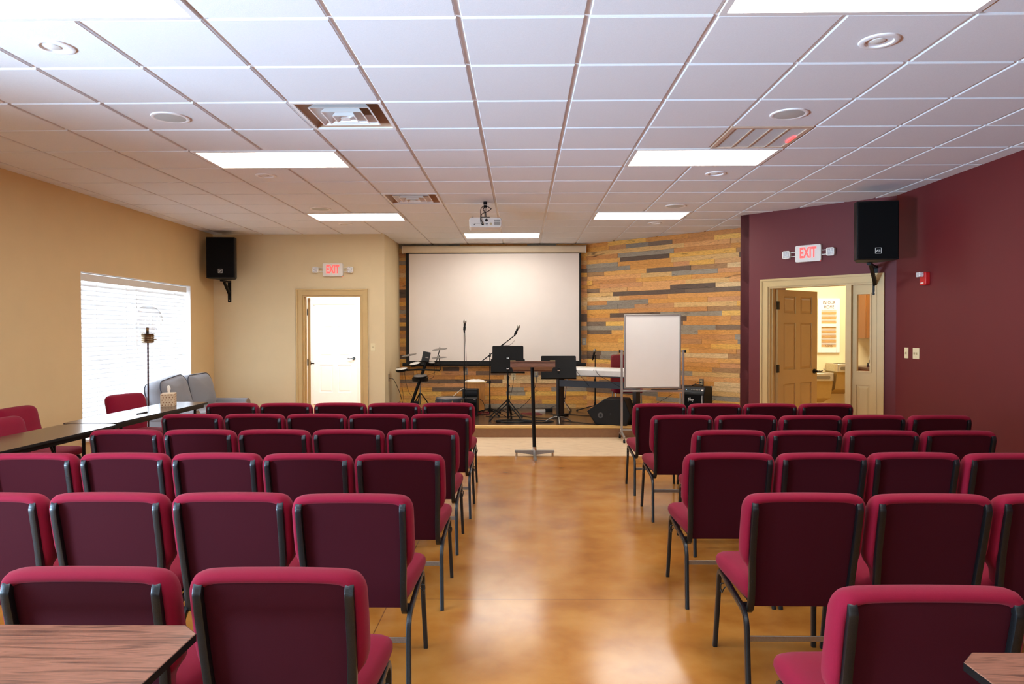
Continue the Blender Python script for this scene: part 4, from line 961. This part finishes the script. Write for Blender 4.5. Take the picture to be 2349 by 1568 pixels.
# ------------------------------------------------------------------ cajon, small amps, drum
t = thing('cajon', 'upright wooden cajon box drum under the screen with sheets on top', 'drum', (-.762, 11.72, SZ), .05)
MB().box((-.15, -.15, .01), (.15, .15, .475)).build('body', cajon_m, t, bevel=.004)
for x, y in ((-.12, -.12), (.12, -.12), (-.12, .12), (.12, .12)): MB().cyl((x, y, 0), (x, y, .012), .014).build('rubber_foot', black_plastic, t)
t = thing('wooden_tray', 'thin wooden board lying on top of the cajon', 'board', (-.762, 11.68, .6475), 0)
MB().box((-.185, -.13, 0), (.185, .13, .008)).build('board', slat_wood, t, bevel=.002); MB().cyl((.175, -.09, .004), (.205, -.09, .004), .006).build('handle', black_plastic, t)
R = []
rn2 = random.Random(9)
for k, q in enumerate((1, 1, .92, .7, .35)):
    R.append([((.165 * math.cos(a)) * q, .11 * math.sin(a) * q, [0, .006, .016, .028, .036][k] + (.005 * math.sin(4 * a) if k > 1 else 0)) for a in [2 * PI * j / 28 for j in range(28)]])
o = MB().rings(R).build('crumpled_cloth', paper_m, loc=(-.77, 11.68, .656)); tag(o, 'crumpled white cloth on the board over the cajon', 'cloth')
t = thing('guitar_combo', 'small black amplifier standing against the cajon', 'amplifier', (-.815, 11.33, SZ), 0)
MB().box((-.125, -.10, 0), (.125, .10, .395)).build('cabinet', black_plastic, t, bevel=.014)
MB().box((-.105, -.105, .03), (.105, -.099, .30)).build('grille', grille_black, t)
b = MB(); b.box((-.10, -.103, .33), (.10, -.099, .37)); b.build('control_panel', steel_dark, t)
t = thing('guitar_combo', 'lower black amplifier in front with a lit top edge badge', 'amplifier', (-.795, 10.99, SZ), 0)
MB().box((-.11, -.11, 0), (.11, .11, .285)).build('cabinet', black_plastic, t, bevel=.008)
MB().box((-.095, -.115, .02), (.095, -.109, .22)).build('grille', grille_black, t); MB().box((.05, -.116, .262), (.09, -.110, .27)).build('badge', chrome, t)
t = thing('practice_drum', 'low round drum with grey head and chrome lugs behind the chairs', 'drum', (-1.09, 10.66, SZ), 0)
MB().lathe([(.001, .0), (.19, .0), (.195, .02), (.195, .27), (.001, .27)], n=48).build('shell', black_plastic, t)
MB().lathe([(.195, .262), (.207, .262), (.209, .305), (.200, .318), (.19, .312), (.19, .27)], n=48).build('hoop', mat('blue_grey_hoop', (52, 60, 70), .35), t)
MB().lathe([(.191, .300), (.191, .309), (.1, .312), (.001, .313)], n=48).build('head', mat('grey_head', (130, 118, 110), .6), t)
for a in range(8):
    c_, s_ = math.cos(a * PI / 4 + .3), math.sin(a * PI / 4 + .3); MB().cyl((.212 * c_, .212 * s_, .18), (.212 * c_, .212 * s_, .285), .008, n=8).build('lug', chrome, t)

# ------------------------------------------------------------------ electronic drum kit
t = thing('electronic_drum_kit', 'compact electronic drum kit with white pads at the left of the stage', 'drum kit', (-1.60, 11.2, SZ))
def q_(x, z, y=0): return (x + 1.60, y, z - SZ)
MB().cyl(q_(-1.79, .22), q_(-1.49, 1.06), .024, n=16).build('main_post', black_metal, t)
MB().tube([q_(-1.90, .868), q_(-1.62, .885, -.03), q_(-1.29, .868)], .014, 10).build('rack_bar', black_metal, t)
MB().tube([q_(-1.80, .955, .05), q_(-1.55, .96, 0), q_(-1.33, .945, .05)], .014, 10).build('rack_bar', black_metal, t)
for P in ([q_(-1.75, .32), q_(-1.94, .18, -.18)], [q_(-1.75, .32), q_(-1.92, .18, .22)], [q_(-1.74, .34), q_(-1.50, .18, -.10)]): MB().tube(P, .013, 10).build('leg', black_metal, t)
def dpad(x, z, r, y, tx, ty, m, cym=False):
    RR = (Matrix.Rotation(tx, 3, 'X') @ Matrix.Rotation(ty, 3, 'Y'))
    if cym:
        pz = MB(); pz.lathe([(.001, -.012), (.04, -.008), (r, -.004), (r, .002), (.04, .008), (.02, .014), (.001, .016)], c=q_(x, z, y), n=36, R=RR); o = pz.build('cymbal_pad', m, t)
        MB().cyl(q_(x, z + .01, y), q_(x, z + .035, y), .006).build('wing_nut', black_plastic, o)
    else:
        pz = MB(); pz.lathe([(.001, -.03), (r * .8, -.028), (r * .97, -.01), (r, .008), (r * .96, .012), (.001, .012)], c=q_(x, z, y), n=36, R=RR); o = pz.build('drum_pad', black_plastic, t)
        pz = MB(); pz.lathe([(r * .97, .008), (r * .985, .014), (r * .9, .022), (.001, .026)], c=q_(x, z, y), n=36, R=RR); pz.build('pad_head', m, o)
dpad(-1.895, .885, .095, -.06, .12, -.12, pad_white); dpad(-1.685, .968, .088, -.02, .16, -.18, pad_white); dpad(-1.44, .985, .062, .04, .16, .12, pad_white); dpad(-1.60, .775, .11, -.05, .14, -.05, cymbal_m)
for x, z_, y, tx, ty in ((-1.785, 1.112, 0, .10, -.17), (-1.30, 1.205, .03, .1, -.11), (-1.30, 1.075, -.05, .05, -.05)): dpad(x, z_, .12, y, tx, ty, cymbal_m, True)
MB().tube([q_(-1.785, 1.11), q_(-1.785, .86)], .007, 8).build('cymbal_arm', black_metal, t)
MB().tube([q_(-1.30, 1.20, .03), q_(-1.34, 1.06, .03), q_(-1.37, .95, .05)], .007, 8).build('cymbal_arm', black_metal, t)
MB().tube([q_(-1.30, 1.07, -.05), q_(-1.285, .87, -.02)], .007, 8).build('cymbal_arm', black_metal, t)
b = MB(); b.T = Matrix.Translation(q_(-1.51, 1.085, -.03)) @ Matrix.Rotation(.18, 4, 'Y') @ Matrix.Rotation(-.3, 4, 'X'); b.box((-.06, -.02, -.08), (.06, .02, .08)); md = b.build('sound_module', black_plastic, t, bevel=.005)
b = MB(); b.T = Matrix.Translation(q_(-1.495, 1.06, -.052)) @ Matrix.Rotation(.18, 4, 'Y'); b.box((-.025, -.003, -.018), (.025, 0, .018)); b.build('label', mat('grey_label', (150, 146, 140), .5), md)
b = MB(); b.box(q_(-1.80, .20, -.16), q_(-1.60, .23, .1)); b.box(q_(-1.73, .23, -.02), q_(-1.63, .38, .02)); b.build('kick_pedal', black_metal, t, bevel=.004)
for P in ([q_(-1.86, .86), q_(-1.84, .70), q_(-1.80, .55), q_(-1.74, .45)], [q_(-1.38, .94), q_(-1.38, .80, -.05), q_(-1.43, .74, -.07), q_(-1.52, .80, -.03)], [q_(-1.66, .93), q_(-1.66, .82), q_(-1.62, .76)], [q_(-1.35, .92), q_(-1.37, .84), q_(-1.50, .79)]):
    MB().tube(catmull(P, 5), .003, 6).build('cable', black_plastic, t)
t = thing('drum_throne', 'black round drum stool behind the electronic drum kit', 'stool', (-1.66, 11.55, SZ))
MB().lathe([(.001, .50), (.125, .50), (.132, .51), (.132, .555), (.12, .568), (.001, .572)], n=40).build('seat', cushion_black, t)
MB().cyl((0, 0, .12), (0, 0, .50), .013).build('post', steel_bar, t)
for a in (20, 140, 260):
    c_, s_ = math.cos(math.radians(a)), math.sin(math.radians(a)); MB().tube([(c_ * .015, s_ * .015, .30), (c_ * .22, s_ * .22, .012)], .009, 8).build('leg', black_metal, t)

# ------------------------------------------------------------------ cables on stage
def cable(P, m, label, r=.005, nm='stage_cable', k=6):  # one object name covers audio leads and power cords alike
    o = MB().tube(catmull(P, k), r, 6).build(nm, m); tag(o, label, 'cable'); return o
z = SZ + .006
cable([(-2.088, 11.10, .745), (-2.03, 11.10, .745), (-1.98, 11.12, .66), (-1.92, 11.15, .50), (-1.88, 11.2, .33), (-1.80, 11.3, .19), (-1.6, 11.36, z)], black_plastic, 'black cord from the side wall outlet to the drum kit', .005, 'stage_cable')
cable([(-2.088, 11.75, .88), (-2.03, 11.75, .88), (-1.99, 11.77, .80), (-2.0, 11.78, .6), (-1.97, 11.75, .4), (-1.95, 11.7, z)], black_plastic, 'thin black cord hanging in the stage corner', .003)
cable([(-.134, 12.09, .70), (-.14, 12.06, .62), (-.17, 12.0, .45), (-.22, 11.85, .25), (-.30, 11.6, z), (-.4, 11.3, z)], black_plastic, 'black cord hanging from the ivory outlet behind the music stands', .004, 'stage_cable')
cable([(.254, 12.09, .74), (.25, 12.06, .60), (.16, 12.05, .36), (.02, 12.0, .22), (-.08, 11.9, z), (-.35, 11.8, z)], black_plastic, 'black cord looping from the outlet right of the lectern', .004, 'stage_cable')
rnc = random.Random(21)
def tangle(cx, cy, rx, ry, n, m, label, r=.005):
    P = []
    for k in range(n):
        a = k * 1.05 + rnc.uniform(-.2, .2); q = 1 - .35 * rnc.random()
        P.append((cx + rx * q * math.cos(a), cy + ry * q * math.sin(a), z + .004 * (k % 5)))
    cable(P, m, label, r)
tangle(-.13, 10.22, .34, .14, 26, black_plastic, 'coiled black cable around the front music stand tripod', .005)
tangle(.22, 10.20, .30, .10, 20, black_plastic, 'loose black cable loops between lectern post and right music stand', .005)
tangle(-.62, 11.25, .13, .10, 22, red_cable, 'coiled red cable at the foot of the cajon', .005)
tangle(-.44, 11.65, .13, .10, 18, black_plastic, 'tangled black cable beside the cajon', .0045)
tangle(.16, 11.15, .20, .07, 16, red_cable, 'loose red cable behind the lectern post', .004)
cable([(.6, 10.3, z), (.85, 10.12, z), (1.0, 10.0, z), (1.15, 9.93, z), (1.3, 9.91, z)], black_plastic, 'black cable running along the stage edge to the monitor')
cable([(.45, 11.2, z), (.8, 11.1, z), (1.0, 10.95, z), (1.2, 11.0, z), (1.5, 10.9, z)], black_plastic, 'black cable running under the digital piano')
cable([(-.55, 10.9, z), (-.3, 10.8, z), (0, 10.9, z), (.2, 10.7, z), (.5, 10.6, z)], black_plastic, 'black cable crossing the stage behind the front music stand')
cable([(-.70, 11.30, .42), (-.62, 11.2, .38), (-.58, 11.15, .28), (-.62, 11.1, z), (-.7, 11.05, z)], black_plastic, 'black cable looping out of the small amplifier by the cajon', .004)
cable([(2.2, 10.35, .56), (2.0, 10.45, .42), (1.85, 10.6, .34), (1.75, 10.7, z)], black_plastic, 'black cable drooping from the guitar amplifier behind the whiteboard', .004)
cable([(-.90, 11.30, .572), (-.95, 11.28, .565), (-1.0, 11.22, .53), (-1.06, 11.05, .48), (-1.09, 10.86, .40), (-1.10, 10.80, .44)], mat('white_cable', (214, 206, 190), .5), 'short white cable above the low round drum', .005)
t = thing('power_strip', 'white and black plugs on the stage floor by the piano foot', 'power strip', (.34, 11.55, SZ), .1)
MB().box((-.14, -.025, 0), (.06, .025, .035)).build('strip', plastic_white, t, bevel=.004); MB().box((.05, -.04, 0), (.17, .04, .055)).build('adapter', black_plastic, t, bevel=.006)
for k in range(4): MB().box((-.125 + k * .042, -.012, .035), (-.10 + k * .042, .012, .037)).build('socket', ivory_dark, t)

# ------------------------------------------------------------------ kitchen contents
t = thing('shutter_sign', 'white shutter wall decoration lettered IN OUR HOME in the kitchen', 'wall decoration', (5.18, 11.995, 1.575))
b = MB(); W, H = .185, .455
for a, c in (((-W, -H), (-W + .06, H)), ((W - .06, -H), (W, H)), ((-W + .06, -H), (W - .06, -H + .09)), ((-W + .06, H - .19), (W - .06, H)), ((-W + .06, -.02), (W - .06, .03))): b.box((a[0], -.03, a[1]), (c[0], 0, c[1]))
b.build('frame', trimwhite, t, bevel=.003)
k = 0
for z0_, n_ in ((.035, 6), (-.36, 8)):
    for i in range(n_):
        zz = z0_ + .012 + i * .040
        b = MB(); b.T = Matrix.Translation((0, -.016, zz)) @ Matrix.Rotation(math.radians(28), 4, 'X'); b.box((-W + .06, -.003, -.018), (W - .06, .003, .018)); b.build('slat', trimwhite if i % 2 else slat_wood, t)
MB().box((-W + .05, -.004, -H + .08), (W - .05, -.001, H - .18)).build('backing', slat_wood, t)
text('IN OUR', .078, .001, 'lettering', text_brown, t, (0, -.032, .385), (PI / 2, 0, 0), 0, 1.1, .72)
text('HOME', .078, .001, 'lettering', text_brown, t, (0, -.032, .310), (PI / 2, 0, 0), 0, 1.1, .72)
text('LOVE', .045, .001, 'lettering', text_brown, t, (0, -.040, -.34), (PI / 2 - .4, 0, 0), 0, 1.3, .9)
def fountain(x, y, zt, label, w):
    t = thing('drinking_fountain', label, 'drinking fountain', (x, y, 0), 0)
    b = MB(); b.prism(rrect(w, .44, .05, 4), zt - .13, zt); b.build('basin', steel_fount, t, bevel=.006)
    MB().prism_xz(rrect(w * .62, .05, .02, 3, 0, zt - .07), -.228, -.219).build('push_bar', steel_bar, t)
    b = MB(); b.lathe([(.001, zt), (.11, zt + .002), (.12, zt + .006), (.105, zt + .003), (.001, zt - .0)], n=32); b.build('bowl_rim', chrome, t)
    b = MB(); b.tube(catmull([(.11, -.06, zt), (.11, -.06, zt + .05), (.08, -.07, zt + .06)], 4), .01, 8); b.build('bubbler', chrome, t)
    b = MB(); b.prism_yz([(-.12, zt - .42), (.2, zt - .52), (.22, zt - .13), (-.20, zt - .13)], -w / 2 + .02, w / 2 - .02); b.build('cabinet', beige_cab, t, bevel=.004)
    return t
fountain(4.90, 11.77, .80, 'lower steel drinking fountain seen through the kitchen door', .40)
fountain(5.30, 11.78, .945, 'higher steel drinking fountain beside the lower one', .34)
t = thing('kitchen_cabinet', 'honey oak wall cabinet seen through the narrow door glass', 'cabinet', (6.08, 11.84, 1.36))
MB().box((-.42, -.14, 0), (.42, .155, .78)).build('carcass', cab_m, t, bevel=.003)
for s in (-1, 1):
    b = panel_slab(.40, .76, .02, [(.06, .06, .34, .70)]); d = b.build('door', cab_m, t, bevel=0, smooth=0); d.location = (-.41 + (s > 0) * .42, -.152, .01)
t = thing('kitchen_counter', 'kitchen base cabinet with dark granite top behind the door glass', 'cabinet', (6.11, 11.66, 0))
MB().box((-.58, -.30, .09), (.62, .335, .86)).build('carcass', cab_m, t, bevel=.003); MB().box((-.60, -.33, .86), (.64, .335, .90)).build('worktop', counter_m, t, bevel=.004); MB().box((-.56, -.25, 0), (.6, .33, .09)).build('plinth', black_plastic, t)
t = thing('soap_bottle', 'small bottle with blue label on the kitchen counter', 'bottle', (5.66, 11.47, .90)); MB().lathe([(.001, 0), (.028, 0), (.03, .02), (.03, .13), (.012, .15), (.012, .17), (.001, .17)]).build('bottle', plastic_white, t); MB().lathe([(.0305, .03), (.0305, .12)], n=24).build('label', blue_label, t)
t = thing('glass_jar', 'clear glass jar behind the blue labelled bottle', 'jar', (5.82, 11.80, .90)); MB().lathe([(.001, 0), (.05, 0), (.055, .02), (.055, .17), (.03, .2), (.03, .23), (.001, .23)]).build('jar', glass, t); MB().cyl((0, 0, .23), (0, 0, .255), .034).build('lid', steel_bar, t)
t = thing('coffee_maker', 'small black appliance on the kitchen counter', 'appliance', (5.76, 11.62, .90)); MB().box((-.05, -.06, 0), (.05, .06, .11)).build('body', black_plastic, t, bevel=.01); MB().cyl((0, -.02, .11), (0, -.02, .13), .03).build('lid', steel_bar, t)
t = thing('paper_towel', 'small black and white packet left of the blue bottle on the counter', 'packet', (5.585, 11.42, .90)); MB().cbox((0, 0, .035), (.05, .04, .07)).build('packet', black_plastic, t, bevel=.004); MB().cbox((.01, -.021, .045), (.03, .004, .03)).build('label', paper_m, t)
